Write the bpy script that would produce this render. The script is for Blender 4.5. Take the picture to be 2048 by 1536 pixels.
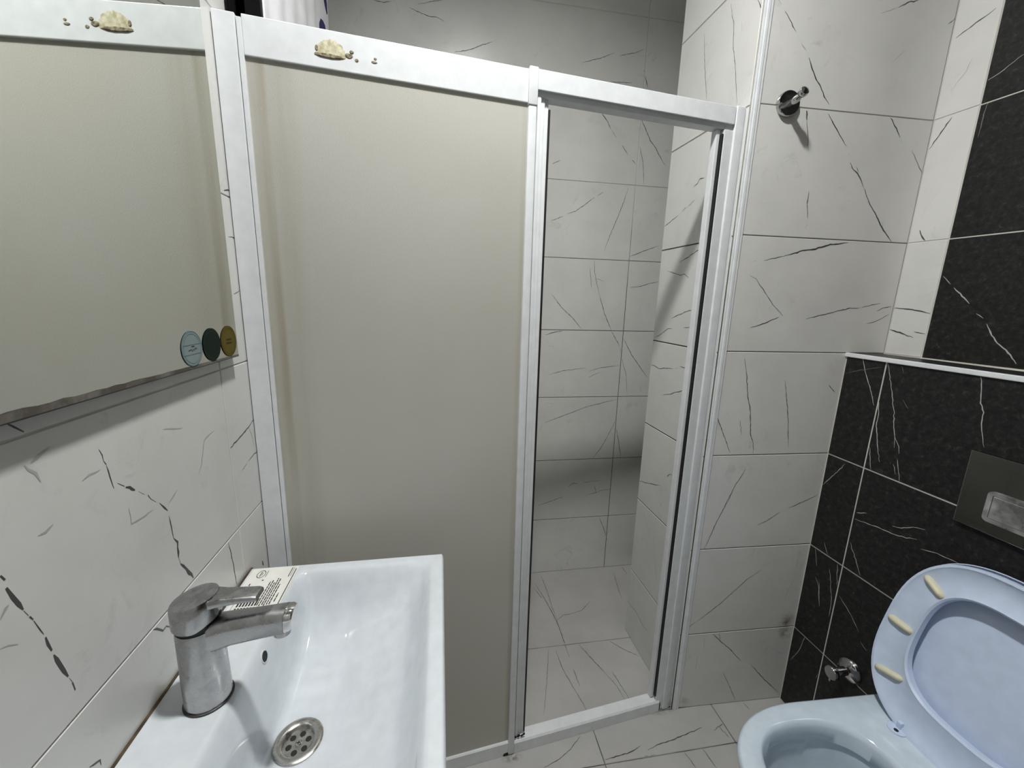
import bpy, bmesh, math, random
from mathutils import Matrix, Vector

for o in list(bpy.data.objects):
    bpy.data.objects.remove(o)
SCN = bpy.context.scene
COL = SCN.collection

# ---------------------------------------------------------------- camera, world, light, exposure
cam_data = bpy.data.cameras.new('camera')
cam_data.sensor_fit = 'HORIZONTAL'
cam_data.sensor_width = 36.0
cam_data.lens = 813.2036 / 2048 * 36.0
cam_data.clip_start = 0.02
cam = bpy.data.objects.new('camera', cam_data)
COL.objects.link(cam)
_yaw, _pitch, _roll = (math.radians(v) for v in (7.5113, -11.7323, 1.5991))
_f = Vector((math.sin(_yaw) * math.cos(_pitch), math.cos(_yaw) * math.cos(_pitch), math.sin(_pitch)))
_r = Vector((math.cos(_yaw), -math.sin(_yaw), 0))
_u = _r.cross(_f)
_r2 = _r * math.cos(_roll) + _u * math.sin(_roll)
_u2 = -_r * math.sin(_roll) + _u * math.cos(_roll)
cam.matrix_world = Matrix(((_r2.x, _u2.x, -_f.x, 0.0), (_r2.y, _u2.y, -_f.y, -1.0153),
                           (_r2.z, _u2.z, -_f.z, 1.3058), (0, 0, 0, 1)))
SCN.camera = cam

world = bpy.data.worlds.new('world')
SCN.world = world
world.use_nodes = True
world.node_tree.nodes['Background'].inputs[0].default_value = (0.75, 0.85, 1.0, 1)
world.node_tree.nodes['Background'].inputs[1].default_value = 0.02

LAMP_POS = (0.12, -0.58, 2.65)
LAMP_POWER = 35.0   # watts given off by the opal disc
DOME_R = 0.062
LAMP_COLOR = (1.0, 0.992, 0.962)
VS = SCN.view_settings
VS.view_transform = 'Standard'
VS.look = 'None'
VS.exposure = 0.0
VS.gamma = 1.0
VS.use_curve_mapping = False
SCN.cycles.max_bounces = 10
SCN.cycles.diffuse_bounces = 6
SCN.cycles.glossy_bounces = 5
SCN.cycles.transmission_bounces = 6
SCN.cycles.sample_clamp_indirect = 6.0
SCN.cycles.use_denoising = True
SCN.cycles.caustics_reflective = False
SCN.cycles.caustics_refractive = False
VEINS = {
 'hook': [
  (1.4, [(0.7294, 1.9989), (0.7375, 1.9918)]),
  (1.8, [(0.7491, 1.9784), (0.7651, 1.9626), (0.7840, 1.9414)]),
  (1.0, [(0.8033, 1.9172), (0.8178, 1.9060)]),
  (2.6, [(0.8277, 1.8916), (0.8409, 1.8702), (0.8542, 1.8486), (0.8716, 1.8343), (0.8849, 1.8136), (0.9012, 1.7973)]),
  (2.0, [(0.9036, 1.7768), (0.9232, 1.7544), (0.9449, 1.7318), (0.9699, 1.7076)]),
  (1.0, [(0.9782, 1.6927), (0.9818, 1.6867)]),
  (2.2, [(0.9867, 1.6714), (1.0001, 1.6549), (1.0130, 1.6494), (1.0288, 1.6313), (1.0383, 1.6158)]),
  (1.2, [(1.0079, 1.6633), (1.0168, 1.6497)]),
  (1.8, [(1.0429, 1.6128), (1.0532, 1.5939), (1.0700, 1.5732)]),
  (3.0, [(0.8430, 1.7854), (0.8484, 1.7578)]),
  (1.3, [(0.8484, 1.7578), (0.8565, 1.7255), (0.8646, 1.6896)]),
  (2.4, [(1.0765, 1.7826), (1.0894, 1.7699), (1.1020, 1.7586), (1.1170, 1.7380)]),
  (0.8, [(1.1197, 1.7351), (1.1279, 1.7263)]),
  (1.6, [(1.1596, 1.7112), (1.1740, 1.6947), (1.2036, 1.6597)]),
  (2.2, [(1.0927, 2.0367), (1.0652, 2.0284), (1.0425, 2.0164)]),
  (-1.0, [(1.0356, 2.0144), (0.9971, 1.9995)]),
  (1.6, [(1.2108, 2.0140), (1.1871, 1.9961)]),
  (-1.2, [(1.0860, 1.9338), (1.0529, 1.9006)]),
  (1.6, [(0.8853, 1.5973), (0.8858, 1.5653)]),
  (2.8, [(1.0598, 1.5829), (1.0912, 1.5516), (1.1172, 1.5193), (1.1539, 1.4869)]),
  (1, [(1.1160, 1.5361), (1.1176, 1.5227)]),
  (1.4, [(0.8837, 1.5765), (0.8943, 1.5317)]),
  (1.2, [(0.8968, 1.5187), (0.8910, 1.5086)]),
  (1.2, [(0.7552, 1.4197), (0.7661, 1.4228)]),
  (1.6, [(0.7888, 1.4243), (0.8425, 1.4365)]),
  (3.2, [(0.8425, 1.4365), (0.8867, 1.4501), (0.9321, 1.4587), (0.9732, 1.4706), (1.0254, 1.4786)]),
  (1.3, [(0.7551, 1.3843), (0.7737, 1.3764), (0.8044, 1.3429), (0.8332, 1.3122), (0.8682, 1.2829)]),
  (2.0, [(0.7768, 1.2488), (0.8180, 1.2621), (0.8569, 1.2790)]),
  (2.0, [(0.9400, 1.2762), (0.9867, 1.2880), (1.0260, 1.2973), (1.0613, 1.3065), (1.0963, 1.3088)]),
  (1.3, [(1.1044, 1.3101), (1.1342, 1.3181), (1.1583, 1.3235)]),
  (1.6, [(1.1964, 1.3160), (1.1739, 1.3118), (1.1528, 1.3021)]),
  (1.4, [(1.1955, 1.2939), (1.1747, 1.2823), (1.1535, 1.2726), (1.1293, 1.2665)]),
  (2.0, [(0.7738, 1.1649), (0.7880, 1.1160), (0.7981, 1.0660), (0.8152, 1.0150), (0.8264, 0.9453), (0.8398, 0.9185), (0.8437, 0.8804)]),
  (1.8, [(0.9065, 1.1038), (0.9250, 1.0401), (0.9378, 0.9878), (0.9524, 0.9074)]),
  (1.2, [(0.7868, 0.9894), (0.7980, 0.9458)]),
  (1.8, [(0.7067, 1.0163), (0.7517, 0.9302), (0.7703, 0.8937)]),
  (1.6, [(1.0476, 1.0913), (1.0710, 1.0698)]),
  (1.5, [(0.8289, 0.8422), (0.8039, 0.7924), (0.7767, 0.7233)]),
  (1.6, [(1.0813, 0.7497), (1.0356, 0.7297), (0.9901, 0.7097)]),
  (1.4, [(0.9631, 0.6963), (0.9279, 0.6735), (0.8966, 0.6574)]),
  (1.6, [(0.7977, 0.7690), (0.7645, 0.6872), (0.7314, 0.5841)]),
  (1.5, [(0.9337, 0.5015), (0.8887, 0.4691), (0.8099, 0.3887), (0.7409, 0.3312)]),
  (1.0, [(0.7366, 0.3291), (0.7059, 0.3048)]),
  (-1.4, [(1.0727, 0.5140), (1.0701, 0.4903)]),
  (-1.6, [(1.0566, 0.4624), (1.0438, 0.4293), (1.0343, 0.3909)]),
  (1.8, [(0.7971, 0.2842), (0.8291, 0.2537), (0.8722, 0.2139), (0.9174, 0.1654)]),
  (1.4, [(0.8224, 0.2844), (0.8314, 0.2535)]),
  (1.8, [(0.9565, 0.1456), (1.0130, 0.0835), (1.0753, 0.0246)]),
  (1.3, [(0.8588, 0.1269), (0.8951, 0.0590), (0.9227, 0.0041)]),
  (-1.4, [(0.7763, 0.2686), (0.7771, 0.2283)]),
  (-1.4, [(0.7594, 0.2046), (0.7597, 0.1480)]),
 ],
 'ret': [
  (1.4, [(-0.1194, 2.0588), (-0.1096, 2.0252), (-0.0996, 2.0076), (-0.0911, 1.9469), (-0.0826, 1.9264), (-0.0682, 1.8790), (-0.0499, 1.8017)]),
  (1.3, [(-0.2249, 2.0492), (-0.2066, 1.9662), (-0.1798, 1.8684)]),
  (1.8, [(-0.0216, 2.0080), (0.0018, 1.9724), (0.0103, 1.9568)]),
  (-1.2, [(-0.0700, 1.9948), (-0.0649, 1.9687)]),
  (-1.4, [(-0.2259, 1.8124), (-0.2580, 1.7858)]),
  (1.8, [(-0.1162, 1.6610), (-0.1353, 1.6571)]),
  (2.2, [(-0.1477, 1.6559), (-0.1691, 1.6583), (-0.1779, 1.6481), (-0.1962, 1.6431)]),
  (1.8, [(-0.3336, 1.5558), (-0.2608, 1.5771)]),
  (1.6, [(-0.2435, 1.5841), (-0.2212, 1.5932)]),
  (1.2, [(-0.2096, 1.5942), (-0.1833, 1.6049)]),
  (2.2, [(-0.1094, 1.4703), (-0.1494, 1.4571), (-0.1811, 1.4452), (-0.2272, 1.4336)]),
  (2.0, [(-0.2887, 1.4108), (-0.2134, 1.3940), (-0.1955, 1.3965), (-0.1694, 1.3839)]),
  (2.0, [(-0.1128, 1.2947), (-0.1621, 1.2846), (-0.2396, 1.2597)]),
  (1.8, [(-0.1137, 1.2421), (-0.1676, 1.2348)]),
  (2.0, [(-0.2270, 1.2286), (-0.2534, 1.2248), (-0.2924, 1.2041), (-0.3312, 1.1885)]),
  (2.0, [(-0.3330, 1.0932), (-0.3093, 1.0930), (-0.2779, 1.0880), (-0.2501, 1.0956), (-0.2029, 1.1020)]),
  (1.6, [(-0.1839, 1.1060), (-0.1716, 1.1089)]),
  (2.0, [(-0.1633, 1.1151), (-0.1417, 1.1150), (-0.1132, 1.1206)]),
  (2.0, [(-0.2370, 1.0074), (-0.1940, 1.0196), (-0.1759, 1.0296), (-0.1174, 1.0504)]),
  (1.8, [(-0.3400, 0.6499), (-0.2743, 0.6705), (-0.2005, 0.6968)]),
  (2.2, [(-0.1661, 0.7447), (-0.1517, 0.7602), (-0.1388, 0.7632)]),
  (-1.4, [(-0.2120, 0.5330), (-0.1946, 0.4615), (-0.1768, 0.4090), (-0.1533, 0.3662)]),
  (-1.4, [(-0.3448, 0.3979), (-0.3167, 0.3757)]),
  (1.4, [(-0.3455, 0.1290), (-0.2685, 0.1402), (-0.2116, 0.1284), (-0.1623, 0.1384)]),
  (-1.6, [(-0.1813, 0.4105), (-0.1553, 0.3554)]),
  (-1.6, [(-0.2018, 0.0761), (-0.1645, 0.0612), (-0.1320, 0.0637)]),
 ],
 'back': [
  (1.8, [(-0.2983, 2.3109), (-0.2641, 2.3075), (-0.2380, 2.3144)]),
  (1.6, [(-0.0611, 2.3408), (-0.1060, 2.3299), (-0.1476, 2.3170)]),
  (1.8, [(-0.1772, 2.3030), (-0.1421, 2.2917), (-0.1066, 2.2846), (-0.0826, 2.2859), (-0.0556, 2.2760)]),
  (2.6, [(0.1178, 2.2317), (0.0771, 2.2162), (0.0397, 2.1983), (-0.0193, 2.1836)]),
  (1.6, [(0.5919, 2.2483), (0.5381, 2.2251), (0.4642, 2.2010)]),
  (1.6, [(0.7095, 2.2729), (0.6754, 2.2575), (0.6134, 2.2420)]),
  (2.4, [(0.7179, 2.2035), (0.7406, 2.1431)]),
  (1.6, [(0.5860, 2.1484), (0.6709, 2.1541)]),
  (1.4, [(0.5313, 2.0642), (0.5526, 2.0393)]),
  (2.4, [(0.5526, 2.0393), (0.5791, 2.0125), (0.5987, 1.9826)]),
  (1.0, [(0.6013, 1.9807), (0.6262, 1.9509)]),
  (1.8, [(0.6506, 1.9293), (0.6789, 1.8946)]),
  (2.0, [(0.6982, 1.8786), (0.7149, 1.8645)]),
  (2.6, [(0.7183, 2.0398), (0.7453, 1.9974), (0.7699, 1.9564), (0.7986, 1.9282), (0.8292, 1.8864), (0.8467, 1.8699)]),
  (1.6, [(0.7232, 1.9373), (0.7438, 1.8843), (0.7546, 1.8274), (0.7593, 1.7804)]),
  (1.8, [(0.3645, 1.8381), (0.3973, 1.8543)]),
  (1.6, [(0.3699, 1.6254), (0.4208, 1.6463)]),
  (1.8, [(0.4353, 1.6539), (0.4743, 1.6697), (0.5174, 1.7016), (0.5509, 1.7262)]),
  (1.6, [(0.5606, 1.7313), (0.5846, 1.7486)]),
  (1.6, [(0.6927, 1.7714), (0.6750, 1.7091), (0.6477, 1.6339), (0.6242, 1.5720), (0.6052, 1.5145)]),
  (2.0, [(0.7253, 1.5006), (0.7977, 1.5303), (0.8553, 1.5508)]),
  (1.6, [(0.5663, 1.4770), (0.5694, 1.4339), (0.5837, 1.3810), (0.6006, 1.3323)]),
  (2.2, [(0.6006, 1.3323), (0.6277, 1.2580), (0.6663, 1.1821)]),
  (2.0, [(0.6663, 1.1821), (0.7105, 1.1150)]),
  (1.2, [(0.7105, 1.1150), (0.7310, 1.0408), (0.7527, 0.9869), (0.7656, 0.8880)]),
  (1.4, [(0.5475, 1.4475), (0.5564, 1.3947), (0.5604, 1.3607)]),
  (1.0, [(0.5795, 1.4028), (0.6145, 1.3943)]),
  (2.0, [(0.7372, 1.3712), (0.7857, 1.3777), (0.8283, 1.3915), (0.8661, 1.4003)]),
  (2.0, [(0.3867, 1.3311), (0.4305, 1.2809), (0.4854, 1.2349), (0.5281, 1.1877)]),
  (2.2, [(0.3664, 1.1601), (0.4100, 1.1733), (0.4464, 1.1799)]),
  (2.0, [(0.7240, 1.1518), (0.7731, 1.0731), (0.8084, 1.0302), (0.8572, 0.9730)]),
  (1.6, [(0.3902, 0.9852), (0.4561, 1.0035), (0.5582, 1.0166)]),
  (1.6, [(0.5758, 1.0007), (0.6242, 1.0166), (0.7181, 1.0274)]),
  (1.3, [(0.5723, 0.9713), (0.6042, 0.9873), (0.6258, 0.9953)]),
  (1.7, [(0.3788, 0.7644), (0.4945, 0.8062), (0.5814, 0.8379), (0.6699, 0.8587), (0.7229, 0.8719)]),
  (1.8, [(0.7224, 0.7735), (0.6957, 0.7114), (0.6660, 0.6488), (0.6216, 0.5834)]),
  (2.0, [(0.7257, 0.7335), (0.7472, 0.6520), (0.7619, 0.5839)]),
  (2.0, [(0.5123, 0.4463), (0.5343, 0.4631), (0.5548, 0.4591)]),
  (1.2, [(0.5806, 0.4638), (0.6677, 0.4716)]),
  (1.3, [(0.5967, 0.3966), (0.6487, 0.4089), (0.6718, 0.4168), (0.7277, 0.4249)]),
  (1.3, [(0.6400, 0.4488), (0.6519, 0.4057)]),
  (1.6, [(0.3683, 0.3583), (0.4188, 0.3734), (0.4892, 0.3965)]),
  (1.8, [(0.6763, 0.2775), (0.7016, 0.2222), (0.7283, 0.1530)]),
 ],
 'floor': [
  (1.8, [(0.4174, 0.6732), (0.4208, 0.5707), (0.4179, 0.4753), (0.4195, 0.3946)]),
  (2.4, [(0.3766, 0.6200), (0.3975, 0.5209), (0.4092, 0.4420), (0.4169, 0.3854), (0.4178, 0.3271), (0.4170, 0.2590), (0.4164, 0.2114)]),
  (1.8, [(0.3689, 0.5852), (0.3871, 0.5223)]),
  (1.8, [(0.4153, 0.3888), (0.4537, 0.4161), (0.4851, 0.4173), (0.5420, 0.4314), (0.5969, 0.4804)]),
  (1.6, [(0.7793, 0.6493), (0.7540, 0.5357), (0.7445, 0.4759)]),
  (2.0, [(0.8381, 0.6917), (0.8422, 0.6325)]),
  (2.0, [(0.5951, 0.2627), (0.6341, 0.2187), (0.6814, 0.1779)]),
  (2.2, [(0.4715, 0.2598), (0.4978, 0.1952), (0.5259, 0.1275)]),
  (1.3, [(0.5259, 0.1275), (0.5474, 0.0744), (0.5528, 0.0246)]),
  (1.3, [(0.3491, 0.2573), (0.3212, 0.1651), (0.2935, 0.0795), (0.2715, 0.0145)]),
  (1.6, [(0.3745, 0.2485), (0.3776, 0.1717), (0.3934, 0.0957), (0.4078, 0.0387), (0.4168, -0.0097)]),
  (1.6, [(0.4165, 0.1616), (0.4176, 0.0924)]),
  (1.6, [(0.5528, 0.1332), (0.5614, 0.0768), (0.5705, 0.0221)]),
  (2.2, [(0.4178, -0.1389), (0.4747, -0.1333), (0.5094, -0.1282), (0.5379, -0.1179)]),
  (2.2, [(0.5540, -0.1325), (0.5984, -0.1203), (0.6442, -0.1162), (0.7167, -0.1026), (0.7570, -0.0949)]),
  (1.6, [(0.3667, -0.0660), (0.3242, -0.0976), (0.2821, -0.1194), (0.2348, -0.1339)]),
  (1.5, [(0.8359, -0.0923), (0.7884, -0.1083)]),
  (1.5, [(0.8111, -0.0980), (0.8242, -0.1354)]),
  (1.8, [(0.6599, -0.1538), (0.6701, -0.1966)]),
  (1.8, [(0.7199, -0.1501), (0.7293, -0.2051)]),
  (-1.4, [(0.4629, -0.0510), (0.5400, -0.0642)]),
  (1.5, [(0.4360, -0.1492), (0.4996, -0.1487), (0.5697, -0.1469)]),
  (1.6, [(0.9458, -0.0396), (0.9512, -0.0655)]),
 ],
 'left': [
  (1.4, [(-0.5381, 1.1316), (-0.5349, 1.1166)]),
  (2.4, [(-0.5349, 1.1166), (-0.5320, 1.1111)]),
  (1.3, [(-0.5322, 1.1098), (-0.5305, 1.0948), (-0.5278, 1.0798)]),
  (1.8, [(-0.5216, 1.0834), (-0.5124, 1.0753)]),
  (3.6, [(-0.5110, 1.0731), (-0.5058, 1.0706), (-0.5029, 1.0661), (-0.4976, 1.0628)]),
  (1.0, [(-0.4924, 1.0586), (-0.4838, 1.0503)]),
  (3.0, [(-0.4781, 1.0466), (-0.4743, 1.0389)]),
  (1.8, [(-0.4743, 1.0389), (-0.4659, 1.0304)]),
  (2.0, [(-0.4600, 1.0255), (-0.4527, 1.0147), (-0.4469, 1.0071)]),
  (1.6, [(-0.4462, 0.9988), (-0.4453, 0.9803), (-0.4440, 0.9631)]),
  (3.4, [(-0.4440, 0.9631), (-0.4384, 0.9521), (-0.4378, 0.9367), (-0.4402, 0.9299)]),
  (4.6, [(-0.4379, 0.9178), (-0.4339, 0.9111), (-0.4233, 0.8937), (-0.4149, 0.8774)]),
  (1.4, [(-0.4397, 0.9295), (-0.4379, 0.9178)]),
  (2.6, [(-0.6271, 1.1901), (-0.6206, 1.1832), (-0.6126, 1.1765)]),
  (-3.0, [(-0.5921, 1.1545), (-0.5997, 1.1527), (-0.6076, 1.1488), (-0.6127, 1.1463)]),
  (-2.4, [(-0.6187, 1.1465), (-0.6161, 1.1409), (-0.6095, 1.1351), (-0.6076, 1.1253)]),
  (-1.6, [(-0.4313, 1.1198), (-0.4098, 1.1136), (-0.3889, 1.1086)]),
  (-1.2, [(-0.3943, 1.1219), (-0.3953, 1.1115)]),
  (-2.0, [(-0.5121, 1.0469), (-0.5109, 1.0260), (-0.4961, 1.0238), (-0.4745, 1.0232)]),
  (-2.4, [(-0.6211, 1.0775), (-0.6131, 1.0762), (-0.6049, 1.0800)]),
  (-2.0, [(-0.5652, 1.1067), (-0.5557, 1.1091), (-0.5415, 1.1089)]),
  (-2.0, [(-0.4423, 1.0161), (-0.4305, 1.0225), (-0.4216, 1.0262)]),
  (-2.0, [(-0.3686, 1.0248), (-0.3556, 1.0388), (-0.3411, 1.0726), (-0.3080, 1.0774)]),
  (3.6, [(-0.6581, 1.0630), (-0.6556, 1.0570)]),
  (4.4, [(-0.6562, 1.0496), (-0.6527, 1.0380), (-0.6498, 1.0279), (-0.6476, 1.0206)]),
  (1.2, [(-0.6474, 1.0192), (-0.6447, 1.0119)]),
  (3.4, [(-0.6440, 1.0101), (-0.6417, 1.0050)]),
  (1.2, [(-0.6415, 1.0035), (-0.6379, 0.9914), (-0.6360, 0.9838)]),
  (4.0, [(-0.6351, 0.9797), (-0.6346, 0.9713), (-0.6324, 0.9619)]),
  (3.2, [(-0.6317, 0.9565), (-0.6283, 0.9407), (-0.6232, 0.9220)]),
  (1.2, [(-0.6225, 0.9191), (-0.6205, 0.9127)]),
  (3.0, [(-0.6206, 0.9121), (-0.6195, 0.9015)]),
  (2.2, [(-0.5083, 0.8734), (-0.4913, 0.8551), (-0.4850, 0.8558), (-0.4759, 0.8456)]),
  (-2.4, [(-0.6662, 1.0266), (-0.6610, 1.0326), (-0.6577, 1.0339)]),
  (2.0, [(-0.6233, 0.8060), (-0.6178, 0.8031), (-0.6113, 0.7972), (-0.6109, 0.7917)]),
  (-1.6, [(-0.6715, 1.0024), (-0.6652, 0.9998), (-0.6583, 0.9942)]),
  (2.6, [(-0.1623, 1.0530), (-0.1884, 1.0458), (-0.2192, 1.0382), (-0.2665, 1.0304)]),
  (-1.6, [(-0.1884, 1.0458), (-0.1797, 1.0267), (-0.1750, 1.0085), (-0.1751, 0.9981)]),
  (1.6, [(-0.1620, 0.9847), (-0.1854, 0.9833), (-0.2036, 0.9803)]),
  (1.4, [(-0.2127, 0.9780), (-0.2344, 0.9732)]),
  (2.0, [(-0.3091, 0.8690), (-0.3059, 0.8445), (-0.3017, 0.8157), (-0.2993, 0.7774)]),
  (4.0, [(-0.1926, 0.7513), (-0.1883, 0.7377)]),
  (3.0, [(-0.1842, 1.4806), (-0.1592, 1.4852)]),
  (2.0, [(-0.1870, 1.4022), (-0.1736, 1.4040), (-0.1590, 1.4025)]),
  (1.6, [(-0.1900, 1.3012), (-0.1653, 1.3086)]),
 ],
 'right': [
  (2.4, [(0.0777, 1.9867), (0.0518, 1.9775), (0.0244, 1.9677), (0.0101, 1.9626)]),
  (-1.4, [(0.0546, 1.8963), (0.0478, 1.8742), (0.0234, 1.8418)]),
  (2.4, [(0.0386, 1.7778), (0.0225, 1.7505), (0.0039, 1.7163)]),
  (2.8, [(0.0228, 1.5150), (0.0311, 1.4954), (0.0405, 1.4848)]),
  (2.8, [(0.0008, 1.3115), (0.0449, 1.3084), (0.0884, 1.3001)]),
  (3.0, [(0.0006, 1.2519), (0.0216, 1.2472), (0.0623, 1.2351)]),
  (2.0, [(0.0609, 1.2504), (0.0871, 1.2473)]),
  (1.2, [(0.1474, 1.8599), (0.1194, 1.8436), (0.0882, 1.8293)]),
  (1.6, [(0.0968, 1.3933), (0.1157, 1.3730)]),
  (2.0, [(0.1240, 1.3647), (0.1485, 1.3388), (0.1610, 1.3261)]),
  (1.8, [(0.1778, 1.3035), (0.1932, 1.2926)]),
  (2.4, [(0.2015, 1.2806), (0.2158, 1.2553), (0.2283, 1.2380), (0.2498, 1.2192), (0.2673, 1.1959)]),
 ],
 'box': [
  (1.8, [(0.0457, 1.1785), (0.0613, 1.1408), (0.0838, 1.0971), (0.1014, 1.0573)]),
  (1.8, [(0.1062, 1.0982), (0.1167, 1.0375), (0.1176, 1.0057), (0.1319, 0.9540), (0.1440, 0.9160)]),
  (1.6, [(0.1128, 1.1729), (0.1293, 1.1264), (0.1401, 1.0906), (0.1501, 1.0587), (0.1590, 1.0150), (0.1650, 0.9937), (0.1700, 0.9643)]),
  (1.5, [(0.1650, 0.9937), (0.1798, 0.9718), (0.1834, 0.9538)]),
  (1.5, [(0.1109, 0.9544), (0.1268, 0.8859)]),
  (1.4, [(0.1832, 0.9382), (0.1899, 0.9135), (0.1980, 0.8857)]),
  (1.0, [(0.1759, 0.9233), (0.1859, 0.8999)]),
  (-1.0, [(0.0082, 1.1271), (0.0470, 1.1423), (0.1009, 1.1602)]),
  (1.4, [(0.0575, 0.8735), (0.0329, 0.8289), (0.0048, 0.7845)]),
  (1.6, [(0.2980, 1.1799), (0.3047, 1.1496), (0.3080, 1.1248), (0.3183, 1.0987), (0.3192, 1.0764), (0.3265, 1.0527), (0.3340, 1.0277)]),
  (-1.2, [(0.1459, 1.1707), (0.1528, 1.1534)]),
  (-1.2, [(0.1643, 1.0890), (0.1815, 1.0692)]),
  (1.6, [(0.1156, 0.7545), (0.1411, 0.7675)]),
  (1.6, [(0.1150, 0.7358), (0.1421, 0.7395), (0.1759, 0.7458), (0.2237, 0.7504), (0.2623, 0.7657)]),
  (1.4, [(0.2060, 0.7676), (0.2251, 0.7736), (0.2486, 0.7903), (0.2725, 0.7986)]),
  (1.4, [(0.2731, 0.7477), (0.3053, 0.7570), (0.3256, 0.7589), (0.3525, 0.7594)]),
  (1.3, [(0.0445, 0.6180), (0.0614, 0.5891)]),
  (1.3, [(0.0225, 0.5810), (0.0372, 0.5313)]),
  (1.3, [(0.0397, 0.4960), (0.0554, 0.4754), (0.0635, 0.4352)]),
  (1.3, [(0.0758, 0.5501), (0.0995, 0.4649)]),
  (1.3, [(0.0952, 0.5795), (0.1062, 0.5151)]),
  (1.4, [(0.1161, 0.6642), (0.1393, 0.6255), (0.1596, 0.5902)]),
  (1.3, [(0.0541, 0.4875), (0.0688, 0.4152)]),
  (1.4, [(0.0982, 0.4765), (0.1027, 0.4119)]),
  (1.3, [(0.1180, 0.4926), (0.1577, 0.4644), (0.1867, 0.4341)]),
  (1.0, [(0.1950, 0.4117), (0.2154, 0.4014)]),
 ],
}

# ---------------------------------------------------------------- materials
def new_mat(name):
    m = bpy.data.materials.new(name)
    m.use_nodes = True
    nt = m.node_tree
    return m, nt, nt.nodes['Principled BSDF'], nt.nodes, nt.links

def setp(b, **k):
    names = {'color': 'Base Color', 'rough': 'Roughness', 'metal': 'Metallic', 'spec': 'Specular IOR Level',
             'coat': 'Coat Weight', 'coat_rough': 'Coat Roughness', 'ior': 'IOR', 'alpha': 'Alpha', 'trans': 'Transmission Weight'}
    for a, v in k.items():
        if a == 'color' and len(v) == 3:
            v = (*v, 1)
        b.inputs[names[a]].default_value = v

def noise(nodes, links, scale, detail=4, rough=.55, coord='Object', dist=0.0):
    tc = nodes.new('ShaderNodeTexCoord')
    n = nodes.new('ShaderNodeTexNoise')
    n.inputs['Scale'].default_value = scale
    n.inputs['Detail'].default_value = detail
    n.inputs['Roughness'].default_value = rough
    n.inputs['Distortion'].default_value = dist
    links.new(tc.outputs[coord], n.inputs['Vector'])
    return n

def ramp(nodes, links, src, stops):
    r = nodes.new('ShaderNodeValToRGB')
    el = r.color_ramp.elements
    while len(el) < len(stops):
        el.new(0.5)
    for e, (p, c) in zip(el, stops):
        e.position = p
        e.color = (*c, 1) if len(c) == 3 else c
    links.new(src, r.inputs[0])
    return r

def bump(nodes, links, b, src, strength, dist=0.001):
    bp = nodes.new('ShaderNodeBump')
    bp.inputs['Strength'].default_value = strength
    bp.inputs['Distance'].default_value = dist
    links.new(src, bp.inputs['Height'])
    links.new(bp.outputs[0], b.inputs['Normal'])

def mat_plain(name, color, rough=.4, **k):
    m, nt, b, N, L = new_mat(name)
    setp(b, color=color, rough=rough, **k)
    n = noise(N, L, 35, 3)
    r = ramp(N, L, n.outputs[0], [(.3, tuple(c * .94 for c in color)), (.7, tuple(min(1, c * 1.04) for c in color))])
    L.new(r.outputs[0], b.inputs['Base Color'])
    return m

def mat_marble(name, lo, hi, smudge, rough=.26):
    m, nt, b, N, L = new_mat(name)
    setp(b, rough=rough)
    n1 = noise(N, L, 5.5, 6, .6)
    r1 = ramp(N, L, n1.outputs[0], [(.32, lo), (.62, hi)])
    n2 = noise(N, L, 16, 9, .72, dist=1.2)
    r2 = ramp(N, L, n2.outputs[0], [(.56, (0, 0, 0)), (.70, (1, 1, 1))])
    n3 = noise(N, L, 3.2, 3, .5)
    r3 = ramp(N, L, n3.outputs[0], [(.45, (0, 0, 0)), (.62, (1, 1, 1))])
    mu = N.new('ShaderNodeMath'); mu.operation = 'MULTIPLY'
    L.new(r2.outputs[0], mu.inputs[0]); L.new(r3.outputs[0], mu.inputs[1])
    mu2 = N.new('ShaderNodeMath'); mu2.operation = 'MULTIPLY'; mu2.inputs[1].default_value = .55
    L.new(mu.outputs[0], mu2.inputs[0])
    mx = N.new('ShaderNodeMix'); mx.data_type = 'RGBA'
    L.new(mu2.outputs[0], mx.inputs[0]); L.new(r1.outputs[0], mx.inputs[6])
    mx.inputs[7].default_value = (*smudge, 1)
    L.new(mx.outputs[2], b.inputs['Base Color'])
    n4 = noise(N, L, 60, 3)
    bump(N, L, b, n4.outputs[0], .10, .0006)
    return m

def mat_slate(name):
    m, nt, b, N, L = new_mat(name)
    setp(b, rough=.40, spec=.22)
    n1 = noise(N, L, 70, 10, .8, dist=.3)
    r1 = ramp(N, L, n1.outputs[0], [(.40, (.009, .009, .0095)), (.56, (.020, .020, .020)), (.74, (.085, .085, .082))])
    L.new(r1.outputs[0], b.inputs['Base Color'])
    n2 = noise(N, L, 40, 8, .7)
    bump(N, L, b, n2.outputs[0], .35, .0012)
    return m

def mat_grout(name, lo, hi, scale=7):
    m, nt, b, N, L = new_mat(name)
    setp(b, rough=.85)
    n1 = noise(N, L, scale, 5, .6)
    r1 = ramp(N, L, n1.outputs[0], [(.40, lo), (.60, hi)])
    L.new(r1.outputs[0], b.inputs['Base Color'])
    return m

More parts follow.
